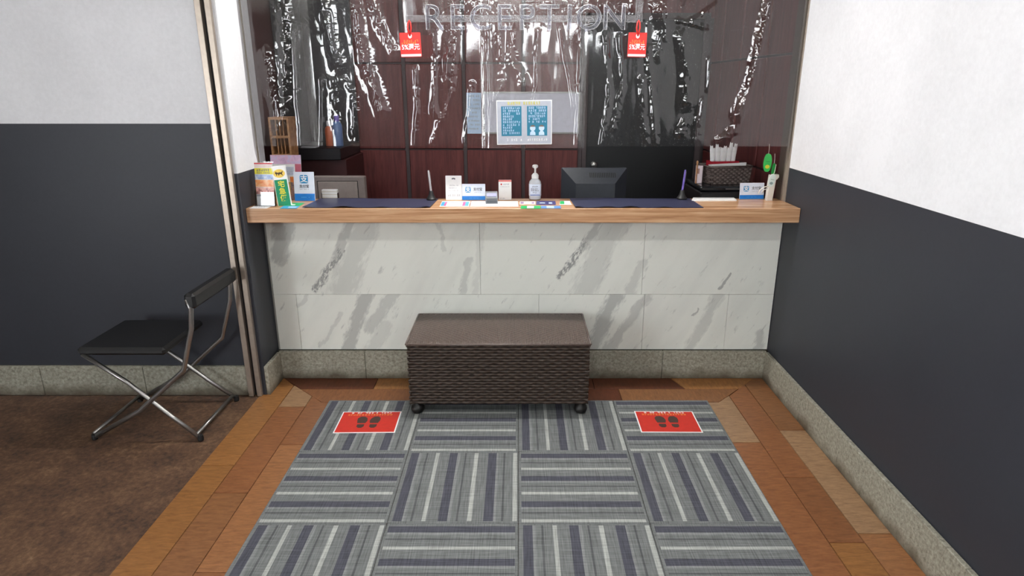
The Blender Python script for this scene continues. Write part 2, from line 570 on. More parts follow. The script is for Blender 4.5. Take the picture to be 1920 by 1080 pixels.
TISSUE = M('tissue_white', (244, 244, 244), .7)
ACRYL = mat_clear('acrylic', (.96, .97, .98))
LETTERFILL = mat_clear('letter_acrylic', (.78, .78, .82), .3, .03, (.25, .25, .32))
LETTEREDGE = M('letter_edge', (205, 205, 208), .25, .8)
BARCLEAR = mat_clear('bar_acrylic', (.85, .85, .86), .3, .15, (.42, .40, .42))
BOTTLE = mat_clear('bottle_plastic', (.9, .94, .99), .08, .7, (.88, .91, .98))
LAMPM = mat_emit('lamp_diffuser', (1.0, .985, .95), LAMP)
LAMPN = mat_emit('lamp_diffuser_counter', (1.0, .985, .95), LAMP_NEAR)
LAMPW = mat_emit('lamp_diffuser_weak', (1.0, .985, .95), LAMP_WEAK)
LAMPS = mat_emit('lamp_diffuser_staff_added', (1.0, .97, .93), LAMP_STAFF_ADDED)

# ------------------------------------------------------------------ the setting
XL, XR = -1.36, 1.409           # side walls of the counter niche
YM = 3.35                       # marble face
YC0, YC1, ZC, ZCB = 3.16, 3.462, 1.009, 0.936   # counter: front, back, top, underside
ZBASE = 0.169                   # top of granite base
ZNAVY = 1.186                   # navy below, white above
YB = 5.0                        # panelled wall behind the desk

fl = struct(obj('floor', MB().box(-1.395, XR+.02, -2.6, 3.4, -.06, -.012), M('screed', (70, 50, 36), .8)))
TONES = {'tan': (.43, .265, .15, 1), 'org': (.40, .185, .062, 1), 'red': (.14, .040, .017, 1), 'brn': (.30, .125, .052, 1), 'mid': (.34, .155, .066, 1)}
def plank(pts, tone, along_x=False):
    g = .0015
    cx = sum(p[0] for p in pts)/len(pts); cy = sum(p[1] for p in pts)/len(pts)
    q = []
    for x, y in pts:
        q.append((x-cx - math.copysign(g, x-cx), y-cy - math.copysign(g, y-cy)))
    b = .002
    top = [(x*(1-b/.1), y*(1-b/.1)) for x, y in q]
    n = len(q)
    vs = [(x, y, -.012) for x, y in q] + [(x, y, -.0012) for x, y in q] + [(x - math.copysign(.0012, x), y - math.copysign(.0012, y), 0) for x, y in q]
    fs = [tuple(range(2*n, 3*n)), tuple(range(n))[::-1]]
    for r in (0, n): fs += [(r+i, r+(i+1) % n, r+n+(i+1) % n, r+n+i) for i in range(n)]
    o = obj('plank', MB().add(vs, fs), PLANKX if along_x else PLANK, fl, (cx, cy, 0))
    t = TONES[tone]
    k = random.uniform(.85, 1.1)*1.0
    o.color = (t[0]*k, t[1]*k, t[2]*k, 1)
    return o
def rect(x0, x1, y0, y1): return [(x0, y0), (x1, y0), (x1, y1), (x0, y1)]
# two rows running along the counter front, with mitred ends
A, B, Cc = 3.352, 3.195, 3.04
plank([(-1.36, A), (-1.20, B), (-.80, B), (-.80, A)], 'red', True)
plank(rect(-.80, -.30, B, A), 'org', True)
plank(rect(-.30, .42, B, A), 'red', True)
plank([(.42, B), (.92, B), (.86, A), (.42, A)], 'red', True)
plank([(.86, A), (.92, B), (1.22, B), (1.36, A)], 'org', True)
plank([(-1.20, B), (-1.04, Cc), (-.55, Cc), (-.55, B)], 'brn', True)
plank(rect(-.55, .05, Cc, B), 'mid', True)
plank(rect(.05, .55, Cc, B), 'red', True)
plank([(.55, B), (.55, Cc), (1.06, Cc), (1.21, B)], 'mid', True)
# columns running towards the door, left of the carpet
plank([(-1.395, 3.39), (-1.395, 2.45), (-1.25, 2.45), (-1.25, 3.24)], 'org')
plank(rect(-1.395, -1.25, 1.55, 2.45), 'org')
plank(rect(-1.395, -1.25, .6, 1.55), 'brn')
plank([(-1.25, 3.24), (-1.25, 2.99), (-1.11, 2.99), (-1.11, 3.11)], 'tan')
plank(rect(-1.25, -1.11, 2.25, 2.99), 'brn')
plank(rect(-1.25, -1.11, 1.35, 2.25), 'mid')
plank(rect(-1.25, -1.11, .6, 1.35), 'org')
plank([(-1.11, 3.11), (-1.11, 2.62), (-.97, 2.62), (-.97, 3.04), (-1.04, 3.04)], 'brn')
plank(rect(-1.11, -.97, 1.8, 2.62), 'mid')
plank(rect(-1.11, -.97, .9, 1.8), 'brn')
# right of the carpet
plank([(1.06, 3.04), (.97, 3.04), (.97, 2.64), (1.135, 2.64), (1.135, 3.115)], 'tan')
plank(rect(.97, 1.135, 1.75, 2.64), 'brn')
plank(rect(.97, 1.135, .9, 1.75), 'brn')
plank([(1.135, 3.115), (1.135, 2.36), (1.265, 2.36), (1.265, 3.25)], 'brn')
plank(rect(1.135, 1.265, 1.95, 2.36), 'brn')
plank(rect(1.135, 1.265, .9, 1.95), 'org')
plank([(1.265, 3.25), (1.265, 2.75), (1.40, 2.75), (1.40, 3.352), (1.36, 3.352)], 'mid')
plank(rect(1.265, 1.40, 2.0, 2.75), 'tan')
plank(rect(1.265, 1.40, .9, 2.0), 'mid')

flo = struct(obj('floor_left', MB().box(-4.2, -1.395, -2.6, 3.2, -.06, -.004), SOIL))
struct(obj('floor_staff', MB().box(-1.7, 1.6, 3.4, 5.1, -.06, -.004), M('staff_floor', (70, 62, 58), .6)))

# counter front: wall with marble sheets and granite base
wc = struct(obj('wall_counter', MB().box(XL-.1, XR+.1, YM+.012, YM+.10, 0, ZCB), M('mortar', (150, 150, 144), .9)))
zseam = vert(900, 552, YM)[1]
ux = [XL+.012, vert(900, 480, YM)[0], vert(1207, 480, YM)[0], XR-.002]
lx = [XL+.012, vert(560, 600, YM)[0], vert(1010, 600, YM)[0], vert(1206, 600, YM)[0], vert(1362, 600, YM)[0], XR-.002]
for xs, z0, z1 in ((ux, zseam, ZCB), (lx, ZBASE, zseam)):
    for a, b in zip(xs, xs[1:]):
        obj('marble_tile', MB().bbox(a+.0006, b-.0006, YM, YM+.012, z0+.0006, z1-.0006, .0012), W_MARBLE, wc)

bc = struct(obj('baseboard_counter', MB().box(XL, XR, YM-.008, YM+.012, 0, ZBASE-.004), M('mortar_dark', (60, 54, 44), .9)))
bx = [XL+.01, vert(687, 680, YM)[0], vert(1000, 680, YM)[0], vert(1240, 680, YM)[0], XR-.012]
for a, b in zip(bx, bx[1:]):
    obj('granite_slab', MB().bbox(a+.001, b-.001, YM-.024, YM-.004, .0, ZBASE-.002, .002), GRANITE, bc)

# left return of the niche: navy below, white above
wl = MB().box(XL-.04, XL, 3.125, 3.385, 0, ZNAVY, 0).box(XL-.04, XL, 3.125, 3.385, ZNAVY, 2.6, 1)
struct(obj('wall_left', wl, [NAVYWALL, WHITEWALL]))
bl = struct(obj('baseboard_left', MB().box(XL-.01, XL+.008, 3.128, YM-.03, 0, ZBASE-.012), M('mortar_dark', (60, 54, 44), .9)))
obj('granite_slab', MB().bbox(XL+.002, XL+.022, 3.126, YM-.026, 0, ZBASE-.004, .002), GRANITE, bl)
# right wall runs on towards the camera
wr = MB().box(XR, XR+.12, -2.6, 3.36, 0, ZNAVY, 0).box(XR, XR+.12, -2.6, 3.36, ZNAVY, 2.6, 1)
struct(obj('wall_right', wr, [NAVYWALL, WHITEWALL]))
br = struct(obj('baseboard_right', MB().box(XR-.008, XR+.01, 0, YM-.03, 0, ZBASE-.012), M('mortar_dark', (60, 54, 44), .9)))
for a, b in ((YM-.026, 2.83), (2.83, 2.23), (2.23, 1.63), (1.63, 1.03), (1.03, .43)):
    obj('granite_slab', MB().bbox(XR-.022, XR-.002, b+.001, a-.001, 0, ZBASE-.004, .002), GRANITE, br)

# wall left of the sliding-door posts
wfl = MB().box(-4.2, -1.446, 3.14, 3.26, 0, 1.42, 0).box(-4.2, -1.446, 3.14, 3.26, 1.42, 2.6, 1)
struct(obj('wall_front_left', wfl, [NAVYWALL, WHITEWALL]))
bfl = struct(obj('baseboard_front_left', MB().box(-4.2, -1.45, 3.128, 3.14, 0, ZBASE-.012), M('mortar_dark', (60, 54, 44), .9)))
for a in range(5):
    obj('granite_slab', MB().bbox(-1.45-.55*(a+1)+.001, -1.45-.55*a-.001, 3.118, 3.138, 0, ZBASE, .002), GRANITE, bfl)
# sliding-door posts
tr = struct(obj('trim_1', MB().box(-1.43, -1.385, 3.128, 3.16, 0, 2.6), BLACK))
obj('post_rail', MB().bbox(-1.449, -1.4215, 3.104, 3.138, 0, 2.6, .002), ALU, tr)
obj('post_rail', MB().bbox(-1.4035, -1.378, 3.104, 3.138, 0, 2.6, .002), ALU, tr)
# frame of the reception opening
t2 = struct(obj('trim_2', MB().bbox(XL-.03, XL+.006, 3.40, 3.475, ZC, 2.5, .002), JAMB))
obj('frame_strip', MB().bbox(XL-.02, XL+.004, 3.3855, 3.3995, ZC, 2.5, .001), FRAMELIGHT, t2)
t3 = struct(obj('trim_3', MB().bbox(XR-.012, XR+.03, 3.395, 3.475, ZC, 2.5, .002), FRAMEBROWN))
obj('frame_strip', MB().bbox(XR-.010, XR+.03, 3.377, 3.3945, ZC, 2.5, .001), FRAMELIGHT, t3)
obj('frame_strip', MB().bbox(XR-.006, XR+.03, 3.3605, 3.3765, ZC, 2.5, .001), FRAMELIGHT, t3)
struct(obj('wall_header', MB().box(XL-.04, XR+.12, 3.265, 3.48, 2.42, 2.6), WHITEWALL))

# shell of the hall
struct(obj('ceiling', MB().box(-4.2, XR+.12, -2.6, 3.30, 2.6, 2.7), CEILM))
struct(obj('wall_far_left', MB().box(-4.3, -4.2, -.7, 3.2, 0, 2.6).box(-4.3, -4.2, -2.6, -.7, 2.2, 2.6).box(-4.3, -4.2, -2.6, -.7, 0, .1), M('wall_grey', (118, 114, 112), .7)))
wb = MB().box(-3.75, -1.2, -2.7, -2.6, 0, 2.6, 1).box(-4.2, -3.75, -2.7, -2.6, 2.2, 2.6, 1).box(-4.2, -3.75, -2.7, -2.6, 0, .3, 1).box(-1.2, XR+.12, -2.7, -2.6, 0, 2.08, 1)
struct(obj('wall_entrance', wb, [WHITEWALL, M('entrance_wood', (62, 50, 44), .5)]))
d1 = MB()
for x in (-1.2, -.35, .50, XR-.035): d1.box(x, x+.035, -2.68, -2.62, 2.08, 2.6)
d1.box(-1.2, XR, -2.68, -2.62, 2.08, 2.12)
struct(obj('window_1', d1, ALU2))
d1 = MB()
for x in (-4.2, -3.8): d1.box(x, x+.05, -2.68, -2.62, .3, 2.2)
d1.box(-4.2, -3.75, -2.68, -2.62, .3, .36).box(-4.2, -3.75, -2.68, -2.62, 2.15, 2.2)
for y in (-2.6, -1.65, -.75): d1.box(-4.28, -4.22, y, y+.05, .1, 2.2)
d1.box(-4.28, -4.22, -2.6, -.7, .1, .16).box(-4.28, -4.22, -2.6, -.7, 2.15, 2.2)
struct(obj('door_1', d1, ALU2))

# room behind the counter
wbk = struct(obj('wall_back', MB().box(-1.7, 1.6, YB+.012, YB+.1, 0, 2.5), GREYJOINT))
xs = [vert(x, 300, YB)[0] for x in (653, 765, 873, 981, 1086)]
xs = [2*xs[0]-xs[1]] + xs
zz = [0, 0.50, 1.128, 1.752, 2.38]
for a, b in zip(xs, xs[1:]):
    for c, d in zip(zz, zz[1:]):
        obj('panel', MB().bbox(a+.014, b-.014, YB-.006, YB+.012, c+.006, d-.006, .004), PANEL, wbk)
wsr = struct(obj('wall_staff_right', MB().box(1.43, 1.53, 3.48, YB+.02, 0, 2.5), GREYJOINT))
ys = [3.49, 3.86, 4.32, 4.72, YB]
for a, b in zip(ys, ys[1:]):
    for c, d in zip(zz, zz[1:]):
        obj('panel', MB().bbox(1.412, 1.43, a+.012, b-.012, c+.006, d-.006, .004), PANEL, wsr)
struct(obj('wall_staff_left', MB().box(-1.66, -1.60, 3.48, YB+.02, 0, 2.5), STAFFWALL))
struct(obj('ceiling_staff', MB().box(-1.66, 1.53, 3.48, YB+.1, 2.5, 2.6), CEILM))
xd0, xd1 = vert(1090, 300, YB)[0], vert(1303, 300, YB)[0]
d2 = struct(obj('door_2', MB().bbox(xd0+.03, xd1-.02, YB-.03, YB+.005, 0, 2.05, .003), BLACKDOOR))
dfm = MB().box(xd0, xd0+.03, YB-.045, YB+.01, 0, 2.09).box(xd1-.02, xd1+.02, YB-.045, YB+.01, 0, 2.09).box(xd0, xd1, YB-.045, YB+.01, 2.05, 2.09)
obj('door_frame', dfm, GREYJOINT, d2)
kx, kz = vert(1113.5, 309, YB-.06)
kn = MB().lathe([(.022, 0), (.022, .006), (.010, .010), (.010, .028), (.024, .036), (.027, .05), (.022, .064), (.010, .070)], 16)
auto_smooth(obj('door_knob', kn, ALU2, d2, (kx, YB-.03, kz), (PI/2, 0, 0)))
struct(obj('wall_staff_door', MB().box(xd0-.02, 1.43, YB-.004, YB+.012, 2.06, 2.5), PANEL))

# ceiling lamps of the hall, with an added rear and staff lamp (out of frame; their shine is in the vinyl and their light on everything)
def lamp(x, y, z, lx, ly, m, label):
    t = thing('ceiling_light', label, 'lamp', (x, y, z))
    obj('housing', MB().bbox(-lx/2-.02, lx/2+.02, -ly/2-.02, ly/2+.02, -.03, 0, .004), WHITE, t)
    obj('diffuser', MB().bbox(-lx/2, lx/2, -ly/2, ly/2, -.05, -.03, .006), m, t)
lamp(0.0, .90, 2.6, 1.25, .06, LAMPM, 'long ceiling light in the hall farther from the counter')
lamp(0.0, -1.2, 2.6, 1.25, .06, LAMPW, 'added ceiling light behind the viewer for sparkles in the vinyl')  # unseen rear lamp, added to make the vinyl sparkle
lamp(-.1, 3.05, 2.6, 1.25, .06, LAMPN, 'long ceiling light in the hall just before the counter')
lamp(-2.6, 1.6, 2.6, .06, 1.2, LAMPW, 'ceiling light over the dark floor beside the hall')
lamp(-.2, 3.8, 2.5, 1.2, .06, LAMPS, 'added ceiling light in the room behind the counter')  # added to brighten the staff room; no such lamp in view

# ------------------------------------------------------------------ carpet
cp = thing('carpet', 'grey striped carpet of square tiles in checkerboard directions on the wooden floor', 'carpet', (0, 0, 0))
tile_me = None
for r in range(4):
    for c in range(4):
        x = -.75 + .5*c; y = 2.80 - .5*r
        if tile_me is None:
            o = obj('carpet_tile', MB().bbox(-.2493, .2493, -.2493, .2493, 0, .006, .0025), CARPET, cp, (x, y, .0005))
            tile_me = o.data
        else:
            o = link('carpet_tile', tile_me, cp, (x, y, .0005))
        o.rotation_euler.z = 0 if (r+c) % 2 == 0 else -PI/2

# ------------------------------------------------------------------ floor signs
def floor_sign(x, y, rz, label):
    t = thing('floor_sign', label, 'sign', (x, y, .0066), rz, 'red floor signs')
    w, h = .297, .21
    b = obj('board', MB().bbox(-w/2, w/2, -h/2, h/2, 0, .0012, .0004), WHITE, t)
    obj('red_field', MB().box(-w/2+.006, w/2-.006, -h/2+.006, h/2-.006, .0012, .0015), REDSIGN, b)
    mb = MB()
    for s in (-1, 1):
        pts = [(s*.032+px*(-s if False else 1), py) for px, py in ()]
        cx = s*.031
        sole = [(cx-.021, -.012), (cx-.026, .012), (cx-.024+.003*s, .036), (cx-.012+.003*s, .052), (cx+.008+.003*s, .053), (cx+.022+.002*s, .038), (cx+.025, .012), (cx+.019, -.012)]
        heel = [(cx-.018, -.024), (cx+.017, -.024), (cx+.017, -.046), (cx+.008, -.058), (cx-.008, -.058), (cx-.018, -.046)]
        mb.prism(sole, .0015, .0018); mb.prism(heel, .0015, .0018)
    obj('footprints', mb, DARKPRINT, b)
    rn = random.Random(5)
    for z, mt, nm, xa in ((.089, WHITE, 'lettering', .10), (.070, ORANGE, 'lettering', .115)):
        m2 = MB(); glyph_row(m2, -xa, xa, z, .013, 0, rn, .9)
        m2.v = [(vx, vz, .0016 + (0.0002 if vy < 0 else 0)) for vx, vy, vz in m2.v]
        obj(nm, m2, mt, b)
floor_sign(-.742, 2.818, R(1), 'red footprint sign on the carpet tile left of the wicker bench')
floor_sign(.738, 2.822, R(-.5), 'red footprint sign on the carpet tile right of the wicker bench')

# ------------------------------------------------------------------ wicker bench
def weave_face(mb, w, h, rows, cols, A, place):
    """basket weave: rows of flat strands passing over and under uprights"""
    ph = h/rows; pw = w/cols
    n = cols*4+1
    for i in range(rows):
        zc = ph*(i+.5)
        u = np.linspace(0, w, n)
        dep = A*np.cos(PI*u/pw + PI*(i % 2))
        hh = ph*.44
        U = np.stack([u]*4); D = np.stack([dep-.0035, dep+.0012, dep+.0012, dep-.0035])
        Z = np.stack([np.full(n, zc-hh), np.full(n, zc-hh*.5), np.full(n, zc+hh*.5), np.full(n, zc+hh)])
        mb.grid(*place(U, D, Z))
bx0, bx1, by0, by1, bz0, bz1 = -.545, .349, 2.888, 3.318, .066, .388
bench = thing('wicker_bench', 'dark brown wicker storage bench on castors before the marble counter front', 'bench', ((bx0+bx1)/2, (by0+by1)/2, 0))
hw, hd, hh = (bx1-bx0)/2, (by1-by0)/2, bz1-bz0
obj('body', MB().box(-hw+.008, hw-.008, -hd+.008, hd-.008, bz0, bz1), RATTANDARK, bench)
def wv_part(nm, w, h, rows, cols, place, mt=RATTAN):
    mb = MB(); weave_face(mb, w, h, rows, cols, .0042, place)
    o = obj(nm, mb, mt, bench, smooth=True); o['kind'] = 'stuff'
    return o
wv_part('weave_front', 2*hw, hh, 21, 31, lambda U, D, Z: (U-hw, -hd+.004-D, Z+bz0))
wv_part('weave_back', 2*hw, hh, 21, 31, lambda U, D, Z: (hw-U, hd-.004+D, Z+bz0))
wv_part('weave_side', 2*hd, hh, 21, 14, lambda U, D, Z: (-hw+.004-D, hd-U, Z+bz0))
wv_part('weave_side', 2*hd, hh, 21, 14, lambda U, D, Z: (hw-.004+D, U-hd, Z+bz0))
# lid: slightly crowned twill, mirrored about the middle
lid = MB()
NS, NY = 112, 81
yy = np.linspace(-hd-.002, hd+.002, NY)
pit = 2*(hw+.004)/NS
for i in range(NS):
    xc = -hw-.004 + pit*(i+.5)
    k = i if xc < 0 else NS-1-i
    bump = .0016*np.cos(2*PI*(yy/.026) + k*PI/2)
    crown = .013*(1-(np.clip(np.abs(yy)/hd, 0, 1))**2)*(1-(abs(xc)/hw)**4*.8)
    edge = -.010*np.clip((np.abs(yy)-hd+.012)/.014, 0, 1)**2 - .010*max(0, (abs(xc)-hw+.012)/.016)**2
    z = bz1+.008+crown+bump+edge
    q = pit*.48
    X = np.stack([np.full(NY, xc-q), np.full(NY, xc-q*.5), np.full(NY, xc+q*.5), np.full(NY, xc+q)])
    lid.grid(X, np.stack([yy]*4), np.stack([z-.002, z, z, z-.002]))
o = obj('lid_weave', lid, RATTANLIT, bench, smooth=True); o['kind'] = 'stuff'
obj('lid', MB().bbox(-hw-.002, hw+.002, -hd-.001, hd+.001, bz1-.004, bz1+.005, .004), RATTANDARK, bench)
rim = MB()
for s in (-1, 1):
    rim.tube([(-hw-.003, s*(hd+.002), bz1+.003), (0, s*(hd+.002), bz1+.003), (hw+.003, s*(hd+.002), bz1+.003)], .0055, 8)
    rim.tube([(s*(hw+.003), -hd, bz1+.003), (s*(hw+.003), hd, bz1+.003)], .0055, 8)
obj('lid_rim', rim, RATTANLIT, bench, smooth=True)
for sx in (-1, 1):
    for sy in (-1, 1):
        fz = .0068 if sy < 0 else .0002
        cst = obj('castor', MB().lathe([(.004, 0), (.020, .003), (.031, .013), (.034, .026), (.030, .040), (.020, .048), (.015, .056), (.012, bz0+.004-fz)], 18), M('castor_black', (14, 11, 10), .5), bench, (sx*(hw-.034), sy*(hd-.03), fz))
        auto_smooth(cst, 50)

# ------------------------------------------------------------------ counter top
ct = thing('counter_top', 'pale wood reception counter top above the marble front', 'counter', (0, YC0, ZCB))
slab = obj('slab', MB().bbox(XL-.0, XR-.001, 0, YC1-YC0, 0, ZC-ZCB, .0025), COUNTER, ct)
ZT = ZC + .0004
TOP = lambda px, py: flat(px, py, ZT)

# ------------------------------------------------------------------ vinyl curtain sheets
def ridge(X, Z, pts, w):
    """0..1 closeness of grid points to a polyline given in photo pixels"""
    P = [vert(a, b, 3.35) for a, b in pts]
    best = np.full(X.shape, 9.0)
    for (ax, az), (bx_, bz_) in zip(P, P[1:]):
        dx, dz = bx_-ax, bz_-az
        t = np.clip(((X-ax)*dx+(Z-az)*dz)/(dx*dx+dz*dz), 0, 1)
        best = np.minimum(best, np.hypot(X-ax-t*dx, Z-az-t*dz))
    return np.exp(-(best/w)**2)
FOLDS = [  # polyline in photo pixels, half width m, crinkle amount, ridge height
    ([(497, 100), (512, 190), (520, 290)], .022, 1.0, .006), ([(530, -40), (532, 80), (535, 190), (525, 240)], .030, 1.0, .008),
    ([(552, 60), (556, 180), (566, 300)], .012, .8, .006), ([(603, 150), (604, 280)], .010, .7, .005),
    ([(600, -40), (615, 60), (632, 120)], .035, .8, .012), ([(622, 150), (630, 230)], .03, .9, .006),
    ([(655, -40), (668, 60), (690, 140), (716, 205)], .032, 1.0, .012), ([(665, 185), (662, 262)], .022, .9, .006),
    ([(640, 140), (658, 165)], .02, 1.0, .004), ([(690, -20), (710, 50), (735, 95)], .02, .9, .005),
    ([(778, 130), (782, 200), (778, 270)], .012, .8, .005), ([(812, 60), (815, 140), (812, 210)], .014, .8, .006),
    ([(850, -40), (845, 80), (838, 150)], .022, 1.0, .010), ([(858, 60), (848, 170), (832, 220)], .010, .9, .006),
    ([(812, 200), (825, 225), (812, 268)], .016, .9, .005), ([(885, 160), (880, 220), (870, 268)], .014, .8, .005),
    ([(905, -40), (907, 100), (910, 280)], .008, .6, .004),
    ([(915, 60), (920, 190), (918, 280)], .008, .6, .004), ([(935, -40), (938, 90), (945, 150), (930, 190)], .016, .9, .006),
    ([(968, -40), (965, 60), (960, 120), (985, 160)], .022, 1.0, .007), ([(1008, 60), (1006, 160), (1000, 190)], .010, .8, .006),
    ([(1040, -40), (1050, 50), (1068, 150), (1075, 200)], .009, .9, .008), ([(1090, -10), (1088, 120), (1080, 270)], .011, .9, .006),
    ([(880, 0), (960, 12), (1050, 8)], .05, 1.0, .006), ([(1080, 0), (1160, 20), (1240, 10)], .06, 1.0, .007),
    ([(1137, 60), (1142, 180), (1128, 270)], .012, .9, .006), ([(1162, 70), (1168, 160), (1150, 240)], .012, .9, .005),
    ([(1215, 90), (1224, 190), (1230, 270)], .014, .9, .006), ([(1205, 150), (1206, 220), (1214, 270)], .018, 1.0, .006),
    ([(1272, 38), (1330, 52)], .010, 1.0, .006), ([(1300, 40), (1345, 8)], .012, 1.0, .006), ([(1245, -40), (1246, 60), (1235, 100)], .03, 1.0, .008),
    ([(1280, 70), (1292, 130), (1290, 190)], .035, .7, .008), ([(1332, 110), (1328, 170)], .010, .8, .006), ([(1275, 250), (1285, 230)], .018, .8, .008),
    ([(1455, -40), (1440, 30), (1425, 90), (1408, 160), (1385, 215)], .026, 1.1, .012), ([(1405, 190), (1378, 245), (1350, 262)], .02, .8, .006),
    ([(1320, 190), (1305, 260)], .022, .8, .006)]
def sheet(name, label, x0, x1, zb, zt, y0, m, seed, extra=0.0):
    st = .0042
    nx, nz = int((x1-x0)/st)+1, int((zt-zb)/st)+1
    xv = np.linspace(x0, x1, nx); zv = np.linspace(zb, zt, nz)
    X, Z = np.meshgrid(xv, zv)
    Y = .007*vnoise(X*3.1, Z*.9, seed) + .004*vnoise(X*9, Z*1.6, seed+1) + .0009*vnoise(X*28, Z*6, seed+2)*(1+extra)
    env = np.zeros_like(X)
    for pts, w, cr, hgt in FOLDS:
        g = ridge(X, Z, pts, w)
        Y -= 1.45*hgt*g
        env = np.maximum(env, cr*ridge(X, Z, pts, w*1.15))
    rg = 1-2*np.abs(vnoise(X*34, Z*20, seed+3))
    rg2 = 1-2*np.abs(vnoise(X*75, Z*52, seed+4))
    Y += env*(.0034*rg + .0012*rg2 + .0035*vnoise(X*16, Z*9, seed+5))
    top = np.clip((Z-1.86)/.12, 0, 1)*np.clip(1-np.abs(X-.25)/.62, 0, 1)**.5
    Y += top*(.0036*vnoise(X*22, Z*18, seed+6)+.0014*rg2)
    Y += extra*.0016*vnoise(X*40, Z*3, seed+7)
    mb = MB().grid(X, y0+Y-3.35, Z)
    o = obj(name, mb, m, None, (0, 3.35, 0), smooth=True)
    return tag(o, label, 'curtain', 'clear vinyl curtains')
zb = vert(900, 274, 3.35)[1]
sheet('vinyl_curtain', 'wide clear vinyl curtain sheet hanging left of the blue poster', XL+.012, -.17, zb, 2.40, 3.360, VINYL, 1)
sheet('vinyl_curtain', 'wide clear vinyl curtain sheet hanging right of the blue poster', .315, XR-.016, zb-.002, 2.40, 3.360, VINYL, 5)
sheet('vinyl_curtain', 'narrow clear vinyl curtain sheet that carries the blue notice poster', -.19, .335, vert(900, 278, 3.33)[1], 2.40, 3.326, VINYL_THICK, 9, 1.0)
# doubled strip near the left jamb
def strip(px0, px1, label, seed):
    a0, z0 = vert(px0, 272, 3.33); a1, _ = vert(px1, 272, 3.33)
    xv = np.linspace(a0, a1, 12); zv = np.linspace(z0, 2.40, 60)
    X, Z = np.meshgrid(xv, zv)
    Y = 3.318-3.35 - .20*(X-(a0+a1)/2) + .0025*vnoise(X*6, Z*1.2, seed) + .0006*vnoise(X*50, Z*3, seed)
    tag(obj('vinyl_strip', MB().grid(X, Y, Z), VINYL_THICK, None, (0, 3.35, 0), smooth=True), label, 'curtain')
strip(566, 603, 'flat doubled vinyl strip hanging near the left jamb', 3)
# rail
rail = thing('curtain_rail', 'metal rail holding the vinyl curtain under the header', 'rail', (0, 3.35, 2.40))
obj('rail', MB().bbox(XL+.006, XR-.013, -.032, .022, 0, .019, .004), ALU2, rail)

# ------------------------------------------------------------------ poster on the curtain
def poster():
    x0, z0 = vert(932, 271, 3.305); x1, z1 = vert(1036, 188, 3.305)
    w, h = x1-x0, z1-z0
    t = thing('notice_poster', 'pale grey notice poster with two teal text panels on the vinyl curtain', 'poster', ((x0+x1)/2, 3.305, z0), rot=(0, R(-.6), 0))
    b = obj('board', MB().bbox(-w/2, w/2, 0, .0015, 0, h, .0005), WHITE, t)
    obj('grey_field', MB().box(-w/2+.004, w/2-.004, -.0004, 0, .004, h-.004), POSTERGREY, b)
    rn = random.Random(3)
    pw = w*.365
    for cx, nl, wl in ((-w*.232, 10, 1.0), (w*.232, 6, 1.0)):
        p = obj('text_panel', MB().box(cx-pw/2, cx+pw/2, -.0008, -.0004, h*.20, h*.87), TEAL, b)
        for k in range(nl):
            z = h*.83 - k*h*.063
            m = MB()
            glyph_row(m, cx-pw*.42, cx+pw*(.42 if rn.random() < .7 else .1), z, h*.042, -.0008, rn, .9)
            obj('lettering', m, PALEBLUE, b)
        if nl == 6:
            for q in (-1, 1):      # two bowing figures
                fx = cx+q*pw*.22
                f = MB()
                f.prism(ellipse(.014, .014, fx, h*.375), -.0012, -.0008, 'y')
                f.prism([(fx-.014, h*.215), (fx+.014, h*.215), (fx+.013, h*.275), (fx+.005, h*.315), (fx-.005, h*.315), (fx-.013, h*.275)], -.0012, -.0008, 'y')
                f.prism([(fx+.0135*math.cos(a), h*.375+.002+.0135*math.sin(a)) for a in [R(20+14*k) for k in range(11)]], -.0015, -.0012, 'y', 1)
                obj('figure_print', f, [PALEBLUE, M('hair_print', (120, 96, 84), .5)], b)
    m = MB(); glyph_row(m, -w*.30, w*.28, h*.935, h*.055, -.0004, rn, .95); obj('lettering', m, YELLOW, b)
    m = MB(); glyph_row(m, -w*.36, w*.44, h*.11, h*.05, -.0004, rn, .85); obj('lettering', m, WHITE, b)
poster()

# ------------------------------------------------------------------ hanging letters and red tags
YS = 3.285
def sign():
    xa, zbar = vert(760, 34.5, YS); xb, _ = vert(1206, 34.5, YS)
    t = thing('hanging_letter_sign', 'clear acrylic lettering on a pale bar hanging before the vinyl curtain', 'sign', (0, YS, zbar))
    obj('bar', MB().bbox(xa, xb, .006, .012, -.015, .015, .002), BARCLEAR, t)
    for x in (xa, xb-.036):
        obj('hanger', MB().bbox(x, x+.036, .0125, .016, -.017, 2.42-zbar, .002), BARCLEAR, t)
    px = {0: 813, 1: 857, 2: 901, 3: 945, 4: 987, 5: 1030, 6: 1068, 7: 1104, 8: 1152}
    for i, ch in enumerate('RECEPTION'):
        lx = vert(px[i], 34.5, YS)[0]
        me = text_mesh(ch, .158, bold=.001, extrude=.004)
        me.materials.clear(); me.materials.append(LETTERFILL)
        lo = link('letter', me, t, (lx, 0, -.002), (PI/2, 0, 0))
        # bright polished rim of the letter
        cu = bpy.data.curves.new('rim', 'FONT'); cu.body = ch; cu.size = .158; cu.align_x = 'CENTER'; cu.align_y = 'CENTER'
        cu.fill_mode = 'NONE'; cu.bevel_depth = .0009; cu.bevel_resolution = 1; cu.offset = .001; cu.resolution_u = 4
        tmp = bpy.data.objects.new('rim', cu); COL.objects.link(tmp)
        dg = bpy.context.evaluated_depsgraph_get()
        rm = bpy.data.meshes.new_from_object(tmp.evaluated_get(dg))
        bpy.data.objects.remove(tmp)
        rm.materials.clear(); rm.materials.append(LETTEREDGE)
        link('letter_rim', rm, lo, (0, 0, .005))
sign()

